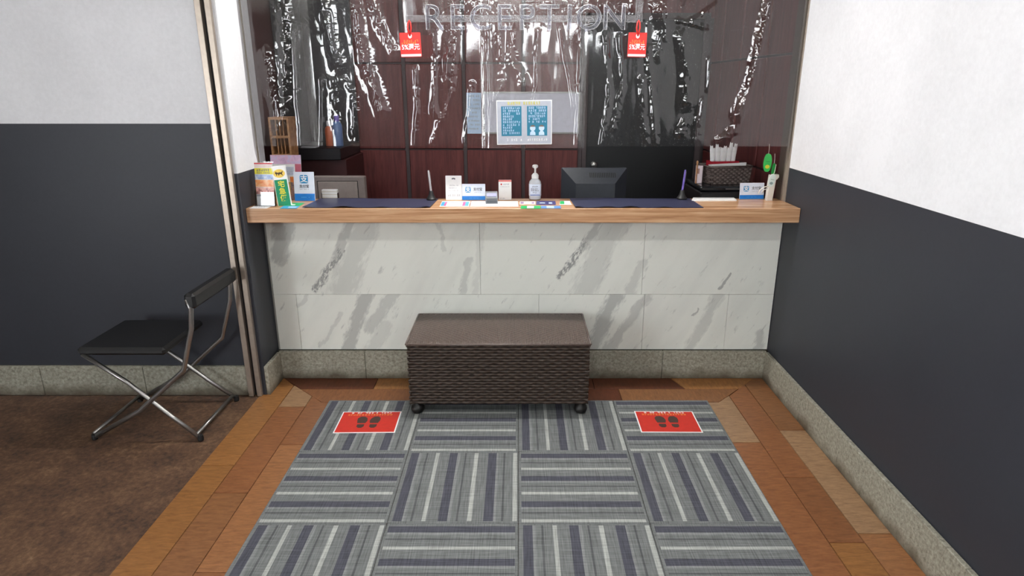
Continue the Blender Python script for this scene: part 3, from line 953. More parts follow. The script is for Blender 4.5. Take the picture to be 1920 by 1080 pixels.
def hang_tag(px0, px1, label, tilt):
    y = YS-.008
    x0, z0 = vert(px0, 107, y); x1, z1 = vert(px1, 61, y)
    w, h = x1-x0, z1-z0
    t = thing('red_tag', label, 'tag', ((x0+x1)/2, y, z0), rot=(0, tilt, 0), group='red discount tags')
    b = obj('card', MB().prism(rrect(w, h, .004, 4, 0, h/2), 0, .003, 'y'), REDTAG, t)
    obj('white_band', MB().box(-w/2+.002, w/2-.002, -.0005, 0, .003, h*.12), WHITE, b)
    text('5%還元', .030, WHITE, b, (0, -.0006, h*.40), width=w*.86, bold=.0005)
    rn = random.Random(2)
    for q in (.66, .565):
        m = MB(); glyph_row(m, -w*.42, w*.42, h*q, .0085, 0, rn, .9)
        obj('lettering', m, ORANGE, b)
    obj('hole_ring', MB().prism(ellipse(.009, .011, 0, h*.86, 16), -.001, 0, 'y'), WHITE, b)
    zt = vert(px0, 38, y)[1]-z0
    mb = MB().tube([(0, -.001, h*.86), (-.008, 0, h+.02), (-.005, .004, zt-.01), (.001, .006, zt), (.006, .004, zt-.01), (.008, 0, h+.02), (0, -.001, h*.86)], .0035, 8)
    obj('loop', mb, REDTAG, t, smooth=True)
hang_tag(752, 789, 'red discount tag hanging at the left end of the letter bar', R(-1.5))
hang_tag(1176, 1213, 'red discount tag hanging at the right end of the letter bar', R(1))

# ------------------------------------------------------------------ things on the counter
def stand_board(name, px0, px1, pyt, pyb, Y, label, cat, board_m, lean=R(9), thick=.004, rz=0, group=None, round_r=.003):
    """upright card standing on the counter: returns thing, board, width, height"""
    xa, _ = vert(px0, pyb, Y); xb, _ = vert(px1, pyb, Y)
    zt = vert(px0, pyt, Y)[1]
    w, h = xb-xa, (zt-ZT)
    t = thing(name, label, cat, ((xa+xb)/2, Y, ZT), rz, group)
    b = obj('board', MB().prism(rrect(w, h, round_r, 4, 0, h/2), 0, thick, 'y'), board_m, t, (0, 0, .001), (-lean, 0, 0))
    return t, b, w, h
def easel(t, w, h, m, lean):
    d = h*.3
    mb = MB().prism([(0.006, 0), (d*.4+.02, 0), (math.sin(lean)*h*.6+.004, h*.6), (math.sin(lean)*h*.6+.001, h*.6)], -w*.2, w*.2, 'x')
    obj('easel_leg', mb, m, t)
def paylogo(b, x, z, s):
    lg = obj('logo', MB().prism(rrect(s, s, s*.2, 5, x, z), -.0006, 0, 'y'), LOGOBLUE, b)
    text('支', s*.92, WHITE, lg, (x, -.0009, z-s*.02), bold=.0006)
def pay_sign(px0, px1, pyt, pyb, Y, label, portrait, rz=0):
    t, b, w, h = stand_board('payment_sign', px0, px1, pyt, pyb, Y, label, 'sign', M('sign_white_blue', (226, 234, 250), .35, var=.03), R(7), rz=rz, group='blue and white payment signs')
    easel(t, w, h, WHITE, R(7))
    bh = h*.25
    obj('blue_band', MB().box(-w/2+.0005, w/2-.0005, -.0006, 0, .0005, bh), BLUE, b)
    rn = random.Random(1)
    m = MB(); glyph_row(m, -w*.22, w*.22, bh*.5, h*.035, -.0006, rn, .8); obj('lettering', m, M('band_ink', (90, 160, 226), .5), b)
    if portrait:
        paylogo(b, 0, h*.75, w*.40)
        text('支付宝', .018, GREYTXT, b, (0, -.0005, h*.50), width=w*.46, bold=.0004)
        m = MB(); glyph_row(m, -w*.22, w*.22, h*.40, h*.03, 0, rn, .8); obj('lettering', m, LGREYTXT, b)
    else:
        paylogo(b, -w*.24, h*.64, h*.34)
        text('支付宝', .018, GREYTXT, b, (w*.18, -.0005, h*.66), width=w*.38, bold=.0004)
        m = MB(); glyph_row(m, 0, w*.36, h*.48, h*.05, 0, rn, .8); obj('lettering', m, LGREYTXT, b)

Yp = TOP(570, 377)[1]
pay_sign(553, 591, 323, 376, Yp, 'upright blue and white payment sign beside the leaflets at left', True)
Yp2 = TOP(890, 375.5)[1]
pay_sign(866.5, 910, 345.5, 375, Yp2, 'wide payment sign between the white card and grey card reader', False)
pay_sign(1386, 1432, 343.5, 373, TOP(1410, 373.5)[1], 'wide payment sign at the right end of the counter', False, R(3))

# white card with an emblem
t, b, w, h = stand_board('menu_card', 836, 866, 330, 374.5, TOP(850, 375)[1]-.004, 'tall plain white card stand left of the wide payment sign', 'sign', WHITE, R(6))
easel(t, w, h, WHITE, R(6))
rn = random.Random(8)
m = MB()
for a in (-50, -15, 20, 55):
    m.prism(ellipse(.005, .0035, .007*math.sin(R(a))+.0, h*.84+.006*math.cos(R(a)), 8), -.0005, 0, 'y')
obj('emblem', m, GREYTXT, b)
m = MB()
for z, x0, x1, s in ((.60, -.32, .32, .045), (.49, -.30, .2, .04), (.39, -.33, .33, .03)):
    glyph_row(m, w*x0, w*x1, h*z, h*s, 0, rn, .85)
for q in (-.27, 0, .27): glyph_row(m, w*(q-.09), w*(q+.1), h*.19, h*.07, 0, rn, 1)
obj('lettering', m, LGREYTXT, b)

# red and white stand (its square code is left blank)
t, b, w, h = stand_board('payment_card', 935, 959, 338, 374.5, TOP(947, 375)[1]-.004, 'small white stand card with a red top edge', 'sign', WHITE, R(6))
easel(t, w, h, WHITE, R(6))
obj('red_band', MB().box(-w/2, w/2, -.0006, 0, h*.91, h*.995), M('band_salmon', (226, 120, 116), .4), b)
for a_, b_, z_, s_ in ((-.15, .4, .78, .07), (-.36, .36, .66, .03), (-.4, 0, .08, .05)):
    m = MB(); glyph_row(m, w*a_, w*b_, h*z_, h*s_, 0, rn, 1); obj('lettering', m, LGREYTXT, b)
obj('emblem', MB().prism(ellipse(.0045, .0045, -w*.29, h*.78, 12), -.0006, 0, 'y'), REDTAG, b)

# acrylic leaflet holder, left
def leaflet_holder():
    Y = 3.225
    xa, _ = vert(481, 385, Y); xb, _ = vert(515.5, 385, Y)
    zt = vert(480, 305, Y)[1]
    w, h = xb-xa+.008, zt-ZT
    t = thing('leaflet_holder', 'clear acrylic holder with an illustrated leaflet at the counter left end', 'leaflet holder', ((xa+xb)/2, Y, ZT), R(-4))
    ln = R(5)
    lf = obj('leaflet', MB().box(-w/2+.004, w/2-.004, 0, .002, .003, h-.002), WHITE, t, (0, .006, 0), (-ln, 0, 0))
    bands = [(.955, .995, M('b_red', (196, 60, 70), .4)), (.875, .955, M('b_pale', (224, 206, 202), .4)), (.73, .875, YELLOW),
             (.61, .73, mat_photo('p_sky', [(120, 140, 190), (170, 190, 226), (232, 236, 244)], 9, 1)), (.44, .61, mat_photo('p_orange', [(226, 120, 60), (240, 168, 110), (240, 206, 170)], 9, 2)),
             (.27, .44, mat_photo('p_pink', [(120, 70, 80), (226, 160, 150), (240, 206, 190)], 12, 3)), (.22, .27, M('b_grey', (190, 190, 196), .4)), (.0, .22, WHITE)]
    for a, c, m_ in bands:
        obj('picture_band', MB().box(-w/2+.004, w/2-.004, -.0005, 0, max(.003, h*a), h*c-.002), m_, lf)
    rn = random.Random(4)
    for a, c, z, q in ((-.36, .38, .82, .05), (-.36, .3, .76, .03), (-.3, .36, .15, .02), (-.2, .38, .08, .04)):
        m = MB(); glyph_row(m, w*a, w*c, h*z, h*q, -.0005, rn, .9)
        obj('lettering', m, GREYTXT, lf)
    hb = MB().bbox(-w/2, w/2, .010, .012, 0, h+.004, .0006)
    hb.bbox(-w/2, w/2, -.030, .012, 0, .0025, .0006)
    hb.bbox(-w/2, w/2, -.012, -.0105, 0.0, h*.33, .0005)
    hb.prism([(-.012, 0), (.012, 0), (.012, h*.5), (-.010, h*.3)], -w/2, -w/2+.0015, 'x')
    hb.prism([(-.012, 0), (.012, 0), (.012, h*.5), (-.010, h*.3)], w/2-.0015, w/2, 'x')
    obj('holder', hb, ACRYL, t, rot=(-ln, 0, 0), loc=(0, .006, 0))
leaflet_holder()

# large brochure in a stand
def brochure():
    Y = 3.412
    xa, _ = vert(521, 374, Y); xb, _ = vert(566, 374, Y)
    zt = vert(530, 291, Y)[1]
    w, h = xb-xa+.035, zt-ZT
    t = thing('travel_brochure', 'large pink and white travel brochure leaning behind the green parcel sign', 'brochure', ((xa+xb)/2-.012, Y, ZT), R(-2))
    ln = R(8)
    b = obj('cover', MB().box(-w/2, w/2, 0, .004, 0, h), WHITE, t, rot=(-ln, 0, 0))
    P = [((-.5, .5, .80, 1.0), mat_photo('p_lilac', [(196, 160, 200), (226, 190, 220), (180, 200, 236)], 7, 4)),
         ((.12, .5, .0, .50), mat_photo('p_town', [(60, 66, 80), (150, 130, 130), (236, 150, 90)], 10, 5)),
         ((.30, .5, .58, .80), M('b_rose', (206, 110, 130), .4)), ((-.5, .12, .0, .40), mat_photo('p_gold', [(200, 160, 80), (236, 206, 130)], 8, 6)),
         ((-.1, .26, .55, .74), M('b_pale_blue', (214, 222, 240), .4)), ((.12, .5, .40, .52), mat_photo('p_food', [(220, 110, 50), (246, 170, 90)], 10, 7))]
    for i, ((a, c, d, e), m_) in enumerate(P):
        obj('picture_patch', MB().box(w*a, w*c, -.0004-.0001*i, 0, h*d, h*e), m_, b)
    m = MB(); rn = random.Random(6)
    for k in range(4): glyph_row(m, -w*.08, w*.24, h*(.71-.04*k), h*.02, -.0009, rn, .9)
    obj('lettering', m, LGREYTXT, b)
    obj('stand', MB().prism([(.005, 0), (.05, 0), (.04, h*.5), (.037, h*.5)], -w*.3, w*.3, 'x'), ACRYL, t)
brochure()

# parcel sign with cat emblem
def parcel_sign():
    Y = 3.235
    xa, _ = vert(524.5, 384, Y); xb, _ = vert(547, 384, Y)
    zt = vert(515, 311, Y)[1]
    w, h = xb-xa+.004, zt-ZT
    t = thing('parcel_sign', 'narrow green and white parcel service sign with a black cat emblem', 'sign', ((xa+xb)/2-.006, Y, ZT), rot=(0, R(-4.5), R(6)))
    ln = R(4)
    b = obj('board', MB().box(-w/2, w/2, 0, .022, 0, h), WHITE, t, rot=(-ln, 0, 0))
    obj('green_panel', MB().box(-w/2+.003, w/2-.0005, -.0006, 0, .0005, h*.655), GREEN, b)
    obj('yellow_side', MB().box(-w/2-.0008, -w/2, 0, .021, 0, h*.64), M('side_gold', (222, 178, 84), .45), b)
    for k, ch in enumerate('宅急便'):
        text(ch, w*.52, YELLOW, b, (.002, -.0008, h*(.535-.175*k)), bold=.0007)
    zc = h*.81
    ov = obj('emblem', MB().prism(ellipse(w*.44, h*.105, 0, zc, 28), -.0005, 0, 'y'), M('emblem_yellow', (240, 206, 96), .4), b)
    s = w*.3
    cat = [(-1.0, -.12), (-.95, .25), (-.70, .62), (-.60, .28), (-.30, .22), (.25, .30), (.62, .22), (.85, .62), (1.0, .55), (.82, .05), (.70, -.15),
           (.95, -.55), (.80, -.62), (.48, -.22), (.10, -.14), (-.05, -.50), (-.28, -.52), (-.22, -.12), (-.48, -.10), (-.62, -.56), (-.82, -.52), (-.70, -.12)]
    obj('cat_print', MB().prism([(x*s, zc+z*s*.95) for x, z in cat], -.0009, -.0005, 'y'), M('cat_black', (60, 34, 16), .5), ov)
parcel_sign()

# flat leaflets and sheets on the counter
def flat_sheet(name, quad, label, cat, m, bands=(), lift=0.0, th=.0007, glyphs=(), group=None):
    P = [flat(px, py, ZT+lift) for px, py in quad]
    cx = sum(p[0] for p in P)/4; cy = sum(p[1] for p in P)/4
    Q = [Vector((x-cx, y-cy, 0)) for x, y in P]           # far-left, far-right, near-right, near-left
    t = thing(name, label, cat, (cx, cy, ZT+lift), group=group)
    b = obj('sheet', MB().prism([(q.x, q.y) for q in reversed(Q)], 0, th), m, t)
    def at(u, v):
        return Q[3].lerp(Q[2], u).lerp(Q[0].lerp(Q[1], u), v)
    for k, (u0, u1, v0, v1, mm) in enumerate(bands):
        obj('print', MB().prism([tuple(at(u, v)[:2]) for u, v in ((u0, v0), (u1, v0), (u1, v1), (u0, v1))], th, th+.0002), mm, b)
    rn = random.Random(11)
    for (u0, u1, v, hgt, mm) in glyphs:
        g = MB(); p = at(u0, v); q = at(u1, v)
        glyph_row(g, p.x, q.x, p.y, hgt, 0, rn, .9)
        g.v = [(x, z, th+.0002+(0.0001 if y < 0 else 0)) for x, y, z in g.v]
        obj('lettering', g, mm, b)
    return t
flat_sheet('leaflet', [(480, 384.5), (514, 384.5), (500, 391), (467, 391)], 'white sheet lying under the clear leaflet holder', 'paper', WHITE, glyphs=[(.2, .8, .4, .012, LGREYTXT)], th=.0005)
flat_sheet('leaflet', [(541, 380.5), (571, 380.5), (563, 386), (532, 386)], 'green leaflet lying before the upright payment sign', 'leaflet', GREEN2, [(.1, .6, .2, .5, WHITE)], lift=.0005)
flat_sheet('leaflet', [(532, 386.3), (562, 386.3), (556, 391), (524, 391)], 'light blue leaflet lying at the counter edge below the green leaflet', 'leaflet', M('leaflet_sky', (70, 176, 226), .4), [(.4, .9, .3, .7, PALEBLUE)], lift=.0005)
flat_sheet('payment_strip', [(829, 377.6), (882, 377.6), (879, 387.4), (824, 387.4)], 'white payment logo strip with blue and pink ends by the left mat', 'card', WHITE,
           [(.02, .13, .1, .9, M('strip_cyan', (80, 170, 220), .4)), (.13, .2, .1, .9, M('strip_pink', (214, 90, 150), .4)), (.76, .85, .1, .9, M('strip_pink', (214, 90, 150), .4)), (.85, .97, .1, .9, M('strip_cyan', (80, 170, 220), .4)), (.2, .76, .62, .92, LGREYTXT)], glyphs=[(.28, .7, .35, .012, LGREYTXT)])
flat_sheet('paper_sheet', [(884, 377.6), (971, 377.6), (972, 387.4), (881.5, 387.4)], 'white printed sheet lying before the grey card reader', 'paper', WHITE, glyphs=[(.15, .25, .75, .012, LGREYTXT), (.25, .6, .3, .008, LGREYTXT), (.75, .92, .78, .012, LGREYTXT)])
flat_sheet('logo_card', [(975, 377.6), (1004, 377.6), (1004, 383.4), (974, 383.4)], 'small white logo card in front of the sanitizer bottle', 'card', OFFWHITE,
           [(.05, .25, .2, .8, M('card_mauve', (150, 120, 160), .4)), (.28, .72, .15, .85, WHITE), (.76, .92, .2, .8, M('card_mauve', (150, 120, 160), .4))])
flat_sheet('logo_card', [(1006, 377), (1041, 377), (1042.5, 384), (1005, 384)], 'dark purple logo card right of the sanitizer bottle', 'card', M('card_indigo', (62, 62, 116), .4), [(.18, .45, .35, .55, PALEBLUE), (.64, .82, .3, .6, PALEBLUE)])
flat_sheet('logo_card', [(977, 386), (1013.5, 386), (1013.5, 391.2), (976, 391.2)], 'green and white logo strip at the counter edge', 'card', GREEN2, [(.32, .66, .1, .9, WHITE)])
flat_sheet('logo_card', [(1014.5, 386), (1051, 386), (1052, 390.8), (1014.5, 390.8)], 'blue and white logo strip at the counter edge', 'card', M('card_blue', (100, 150, 210), .4), [(.28, .66, .1, .9, PALEBLUE)])
flat_sheet('logo_card', [(1050, 377), (1068, 377), (1072, 384), (1049, 384)], 'small green and white card at the corner of the right mat', 'card', WHITE, [(.02, .42, .15, .95, GREEN2)])
# paper pad at right
pd = [flat(x, y, ZT) for x, y in ((1291, 366.5), (1364, 366), (1381, 376.5), (1297, 377.5))]
cx = sum(p[0] for p in pd)/4; cy = sum(p[1] for p in pd)/4
pd2 = [(x-cx, min(y, YC1-.004)-cy) for x, y in reversed(pd)]
t = thing('paper_pad', 'stack of white paper lying right of the right mat', 'paper', (cx, cy, ZT))
obj('backing', MB().prism([(x*1.02, y*1.02) for x, y in pd2], 0, .001), OFFWHITE, t)
for k in range(4):
    a = R(random.uniform(-1, 1))
    obj('sheet', MB().prism([(x*math.cos(a)-y*math.sin(a), x*math.sin(a)+y*math.cos(a)) for x, y in pd2], .001+.0012*k, .0021+.0012*k), WHITE, t)

# desk mats
def desk_mat(quad, label, seed, lift_at):
    P = [flat(px, py, ZT) for px, py in quad]     # far-left far-right near-right near-left
    nu, nv = 70, 14
    u, v = np.meshgrid(np.linspace(0, 1, nu), np.linspace(0, 1, nv))
    Q = [np.array(p) for p in P]
    def lerp(k): return (Q[3][k]*(1-u)+Q[2][k]*u)*(1-v) + (Q[0][k]*(1-u)+Q[1][k]*u)*v
    X, Y = lerp(0), lerp(1)
    cx, cy = X.mean(), Y.mean()
    Z = np.zeros_like(X)
    for c, w, hgt in lift_at: Z += hgt*np.exp(-((u-c)/w)**2)*(1-v)**2.2
    Z += .0012*(1-v)**2 + .0010*np.abs(vnoise(u*6, v*2, seed))
    Z += .003*np.exp(-((u-.3)/.15)**2)*v**3
    mb = MB().grid(X-cx, Y-cy, Z+.0026)
    mb.grid(X[:, ::-1]-cx, Y[:, ::-1]-cy, Z[:, ::-1])
    n = nu*nv
    rim = [0*nu+i for i in range(nu)] + [j*nu+nu-1 for j in range(1, nv)] + [(nv-1)*nu+i for i in range(nu-2, -1, -1)] + [j*nu for j in range(nv-2, 0, -1)]
    low = lambda i: n + (i//nu)*nu + (nu-1-i % nu)
    for a, b_ in zip(rim, rim[1:]+rim[:1]):
        mb.f.append((a, low(a), low(b_), b_)); mb.m.append(0)
    o = obj('desk_mat', mb, NAVYMAT, None, (cx, cy, ZT))
    auto_smooth(o, 60)
    tag(o, label, 'mat', 'navy desk mats on the counter')
desk_mat([(600, 373.2), (822, 373.2), (806, 390.2), (567, 390.2)], 'navy leather desk mat on the counter left of the card signs', 1, [(.03, .05, .004), (.32, .07, .008), (.62, .06, .004), (.97, .04, .006)])
desk_mat([(1068, 372.8), (1293, 372.8), (1319, 390.2), (1079, 390.2)], 'navy leather desk mat on the counter before the computer monitor', 4, [(.02, .03, .006), (.25, .06, .006), (.43, .06, .007), (.7, .05, .004)])

# pen stands
def pen_stand(px, py, tip, pen_m, label, lean_):
    x, y = TOP(px, py)
    t = thing('pen_stand', label, 'pen', (x, y, ZT+.0045))
    auto_smooth(obj('base', MB().lathe([(.026, 0), (.027, .006), (.022, .012), (.013, .030), (.010, .046), (.008, .048)], 22), BLACK, t))
    L = tip
    p = obj('pen', MB().lathe([(.004, 0), (.0055, .012), (.0058, L*.6), (.0048, L*.97), (.003, L)], 14), pen_m, t, (0, 0, .040), (0, lean_, 0))
    obj('clip', MB().box(.0052, .0072, -.0018, .0018, L*.45, L*.92), ALU2, p)
pen_stand(809, 376, .115, M('pen_pearl', (206, 204, 208), .25, .3), 'white pen upright in a black holder on the left mat', R(-5))
pen_stand(1278, 374.5, .115, PURPLE, 'purple pen upright in a black holder on the right mat', R(4))

# box of business cards
x, y = TOP(620, 371.5)
t = thing('card_stack', 'small stack of white cards in a clear box behind the left mat', 'cards', (x, y-.004, ZT))
for k in range(6):
    a = .041 + random.uniform(-.0008, .0008)
    obj('card', MB().box(-a, a, -.010, .016, .003+.0076*k, .003+.0076*k+.0066), WHITE if k % 2 else OFFWHITE, t)
obj('box', MB().box(-.044, .044, -.012, .018, 0, .0025).box(-.044, -.0425, -.012, .018, .0025, .03).box(.0425, .044, -.012, .018, .0025, .03), ACRYL, t)

# card reader
x, y = TOP(921.5, 381)
t = thing('card_reader', 'small grey card reader between the payment sign and red topped card', 'card reader', (x, y+.012, ZT+.001), R(4))
prof = [(-.035, 0), (.045, 0), (.045, .05), (.02, .056), (-.012, .048), (-.033, .032), (-.036, .02)]
auto_smooth(obj('body', MB().prism(prof, -.031, .031, 'x'), GREYPL, t))
obj('face', MB().prism([(-.0368, .004), (-.0345, .004), (-.032, .026), (-.0355, .026)], -.027, .027, 'x'), M('reader_dark', (74, 78, 84), .4), t)
obj('screen', MB().prism([(-.030, .0375), (-.012, .0510), (-.0115, .0502), (-.0292, .0365)], -.025, .025, 'x'), M('reader_lilac', (150, 150, 190), .25), t)

# sanitizer bottle
def bottle():
    x, y = TOP(1003, 373.5)
    t = thing('sanitizer_bottle', 'clear pump bottle of hand sanitizer with a blue and white label', 'bottle', (x, y-.005, ZT))
    auto_smooth(obj('bottle', MB().lathe([(.024, 0), (.031, .004), (.0325, .02), (.0325, .088), (.030, .097), (.018, .112), (.0155, .120)], 32, sy=.75, sq=.35), BOTTLE, t), 40)
    lb = MB().lathe([(.0328, .022), (.0332, .023), (.0332, .083), (.0328, .084)], 32, sy=.75, sq=.35)
    lab = obj('label', lb, M('label_pale', (226, 234, 250), .4, var=.03), t); auto_smooth(lab)
    rn = random.Random(4); m = MB()
    for z, s, a in ((.072, .006, .016), (.060, .007, .022), (.051, .007, .022), (.040, .006, .012)): glyph_row(m, -a, a, z, s, -.0258, rn, .9)
    obj('lettering', m, GREYTXT, lab)
    obj('label_band', MB().box(-.026, .026, -.0262, -.0255, .024, .030), M('label_blue', (130, 150, 200), .4), lab)
    auto_smooth(obj('collar', MB().lathe([(.016, .112), (.0185, .114), (.0185, .130), (.012, .138), (.006, .142)], 24), WHITE, t), 40)
    pm = MB().lathe([(.005, .14), (.005, .165), (.012, .168), (.0155, .172), (.0155, .180), (.011, .184), (.004, .185)], 20)
    pm.tube([(0, 0, .177), (0, -.022, .178), (0, -.038, .174), (0, -.043, .166)], [.006, .0055, .005, .004], 10)
    auto_smooth(obj('pump', pm, WHITE, t), 40)
bottle()

# cream holder with cable at the right jamb
x, y = TOP(1437, 373)
t = thing('cream_holder', 'cream plastic holder with a looped cable behind the right payment sign', 'holder', (x-.005, 3.40, ZT), R(6))
zt = vert(1440, 327, 3.40)[1]-ZT
auto_smooth(obj('body', MB().prism([(-.014, 0), (.016, 0), (.024, zt*.8), (.030, zt*.82), (.038, zt*.9), (.036, zt), (-.008, zt*.99), (-.010, zt*.9)], -.012, .012, 'y'), OFFWHITE, t), 30)
mb = MB().tube([(-.010, -.004, zt*.55), (-.035, -.006, zt*.52), (-.055, -.006, zt*.42), (-.062, -.004, zt*.28)], .003, 8)
mb.tube([(-.010, -.002, zt*.45), (-.030, 0, zt*.42), (-.042, 0, zt*.3)], .0025, 8)
obj('cable', mb, OFFWHITE, t, smooth=True)

# hanging key fobs
def fob(px, pyt, pyb, Y, w, m, label, low_m=None, tilt=0.0):
    x, zt = vert(px, pyt, Y); zb_ = vert(px, pyb, Y)[1]
    h = zt-zb_
    t = thing('key_fob', label, 'key fob', (x, Y, zb_), rot=(0, tilt, 0))
    pts = [(w/2*math.sin(PI*k/10)**.6*(1 if k <= 10 else -1), 0) for k in range(1)]
    prof = []
    n = 12
    for k in range(n+1):
        a = PI*k/n; prof.append((w/2*abs(math.sin(a))**.7, h/2-h/2*math.cos(a)))
    for k in range(n-1, 0, -1):
        a = PI*k/n; prof.append((-w/2*abs(math.sin(a))**.7, h/2-h/2*math.cos(a)))
    auto_smooth(obj('fob', MB().prism(prof, -.004, .004, 'y'), m, t), 30)
    if low_m: obj('print', MB().prism(ellipse(w*.28, h*.11, 0, h*.28, 12), -.0046, -.004, 'y'), low_m, t)
    obj('print_line', MB().box(-w*.28, w*.28, -.0046, -.004, h*.56, h*.58), M('fob_dark', (30, 110, 60), .5), t)
    obj('cord', MB().tube([(0, 0, h-.004), (.002, .002, h+.02), (0, .004, h+.05)], .0012, 6), OFFWHITE, t)
fob(1441, 288, 322, 3.44, .042, M('fob_green', (60, 190, 90), .35), 'bright green oval key fob hanging by the right window frame', YELLOW)
fob(1451.5, 306, 332, 3.46, .020, M('fob_green_dark', (40, 160, 70), .35), 'slim darker green key fob beside the right window frame')
fob(1446.5, 326, 350, 3.372, .032, M('fob_white', (214, 226, 222), .35), 'white oval key fob below the green fobs', M('fob_grey', (130, 150, 150), .5), R(10))

# ------------------------------------------------------------------ things behind the counter
desk = thing('staff_desk', 'low dark desk behind the counter under the monitor', 'desk', (0, 3.75, 0))
obj('desk_top', MB().bbox(XL+.02, XR, -.27, .40, .71, .74, .003), M('desk_dark', (60, 44, 42), .5), desk)
for sx in (XL+.04, -.2, XR-.06): obj('leg_panel', MB().box(sx, sx+.03, -.25, .38, 0, .71), M('desk_dark', (60, 44, 42), .5), desk)

def monitor():
    Y = 3.84
    xa, zt = vert(1053, 315, Y); xb, _ = vert(1176, 315, Y)
    w = xb-xa; h = .31; d = .085
    zb_ = zt-h
    t = thing('computer_monitor', 'black computer monitor seen from behind on the desk', 'monitor', ((xa+xb)/2, Y, .7405))
    z0 = zb_-.7405
    # bezel shell, bevelled hump
    obj('screen_frame', MB().bbox(-w/2, w/2, 0, .03, z0, z0+h, .004), BLACKPL, t)
    iw, it, ib = w*.295, h*.74, h*.12
    o4 = [(-w/2+.004, z0+.004), (w/2-.004, z0+.004), (w/2-.004, z0+h-.002), (-w/2+.004, z0+h-.002)]
    i4 = [(-iw, z0+ib), (iw, z0+ib), (iw, z0+it), (-iw, z0+it)]
    vs = [(x, -.001, z) for x, z in o4] + [(x, -d, z) for x, z in i4] + [(x, .002, z) for x, z in o4]
    fs = [(4, 5, 6, 7)] + [(i, (i+1) % 4, 4+(i+1) % 4, 4+i) for i in range(4)] + [(8+i, 8+(i+1) % 4, (i+1) % 4, i) for i in range(4)]
    bk = obj('back_shell', MB().add(vs, fs), BLACKPL, t)
    v = MB()
    for k in range(15):      # vent slots in the sloping top
        x = -w*.08 + k*w*.027
        f0, f1 = .30, .62
        y0_, y1_ = -.001-(d-.001)*f0-.0012, -.001-(d-.001)*f1-.0012
        za, zb2 = z0+h-.002-(h-.002-it)*f0+.0014, z0+h-.002-(h-.002-it)*f1+.0014
        v.add([(x, y0_, za), (x+.005, y0_, za), (x+.005, y1_, zb2), (x, y1_, zb2)], [(0, 1, 2, 3)])
    obj('vent_slots', v, BLACK, bk)
    sv = MB()
    for k in range(8): sv.box(-w*.43, -w*.40, -.0115, -.003, z0+h*(.36+.03*k), z0+h*(.372+.03*k))
    obj('side_label', sv, GREYPL, bk)
    st = obj('stand', MB().bbox(-.035, .035, -.03, .0, .012, z0+.06, .004).bbox(-.10, .10, -.09, .09, 0, .012, .005), DARKPL, t)
    cz = vert(1113, 366.5, Y-.06)[1]-.7405
    obj('stand_clip', MB().bbox(-.028, .022, -.066, -.05, cz-.03, cz+.006, .003), GREYPL, t)
monitor()

# printer with basket on top
YP0, YP1 = 3.56, 3.92
px0, pz = vert(1299, 337, 3.80)
prx0, prx1, prz = 1.015, 1.375, 1.055
t = thing('printer', 'glossy black printer behind the counter under the woven basket', 'printer', ((prx0+prx1)/2, (YP0+YP1)/2, .7405))
w2, d2, hz = (prx1-prx0)/2, (YP1-YP0)/2, prz-.7405
GLOSS = M('black_gloss', (26, 28, 32), .18)
obj('body', MB().bbox(-w2, w2, -d2, d2, 0, hz-.03, .006), BLACK, t)
obj('lid', MB().bbox(-w2+.004, w2-.004, -d2+.02, d2-.004, hz-.028, hz, .008), GLOSS, t)
obj('tray_slot', MB().box(-w2+.05, w2-.05, -d2-.002, -d2+.01, .05, .12), DARKPL, t)
obj('silver_line', MB().box(-w2*.2, w2*.5, -d2+.018, -d2+.0205, hz-.016, hz-.010), ALU2, t)

def basket():
    Y = 3.74
    x0, z0 = vert(1319, 345, Y); x1, _ = vert(1394, 340, Y)
    zt = vert(1350, 311, Y)[1]
    w, h, d = x1-x0, zt-prz, .15
    t = thing('woven_basket', 'brown woven basket on the printer', 'basket', ((x0+x1)/2, Y, prz+.0005), R(9))
    h = max(h, .10)
    def wall(mb, a, b_, n, rows=9):
        L = (Vector(b_)-Vector(a)).length
        ph = h/rows
        nrm = Vector((b_[1]-a[1], a[0]-b_[0], 0)).normalized()
        for i in range(rows):
            pts = []
            us = np.linspace(0, 1, n*4+1)
            f0 = 1+.08*(i+.5)/rows
            Xc = (a[0]*(1-us)+b_[0]*us)*f0; Yc = (a[1]*(1-us)+b_[1]*us)*f0
            o_ = .003*np.cos(PI*us*n+PI*(i % 2))
            Xc = Xc+nrm.x*o_; Yc = Yc+nrm.y*o_
            zc = ph*(i+.5); q = ph*.48
            k = .002
            mb.grid(np.stack([Xc-nrm.x*k, Xc, Xc, Xc-nrm.x*k]), np.stack([Yc-nrm.y*k, Yc, Yc, Yc-nrm.y*k]), np.stack([np.full_like(us, zc+e) for e in (-q, -q*.5, q*.5, q)]))
    c = [(-w/2, -d/2), (w/2, -d/2), (w/2, d/2), (-w/2, d/2)]
    mb = MB()
    for i in range(4): wall(mb, c[i], c[(i+1) % 4], 15 if i % 2 == 0 else 8)
    o_ = obj('weave', mb, BASKET, t, smooth=True); o_['kind'] = 'stuff'
    inn = MB()
    e = .97
    vs = [(x*e, y*e, .003) for x, y in c] + [(x*1.05, y*1.05, h-.002) for x, y in c]
    inn.add(vs, [(0, 1, 2, 3), (0, 1, 5, 4), (1, 2, 6, 5), (2, 3, 7, 6), (3, 0, 4, 7)])
    obj('liner', inn, M('basket_inner', (60, 50, 48), .7), t)
    r_ = MB(); k = 1.08
    for i in range(4):
        a, b_ = c[i], c[(i+1) % 4]
        r_.tube([(a[0]*k, a[1]*k, h), (b_[0]*k, b_[1]*k, h)], .005, 8)
    obj('rim', r_, BASKET, t, smooth=True)
    return t, w, d, h
bk, bw, bd, bh = basket()
bc_ = bk.matrix_basis.copy()
def inb(x, y, z): return bc_ @ Vector((x, y, z))
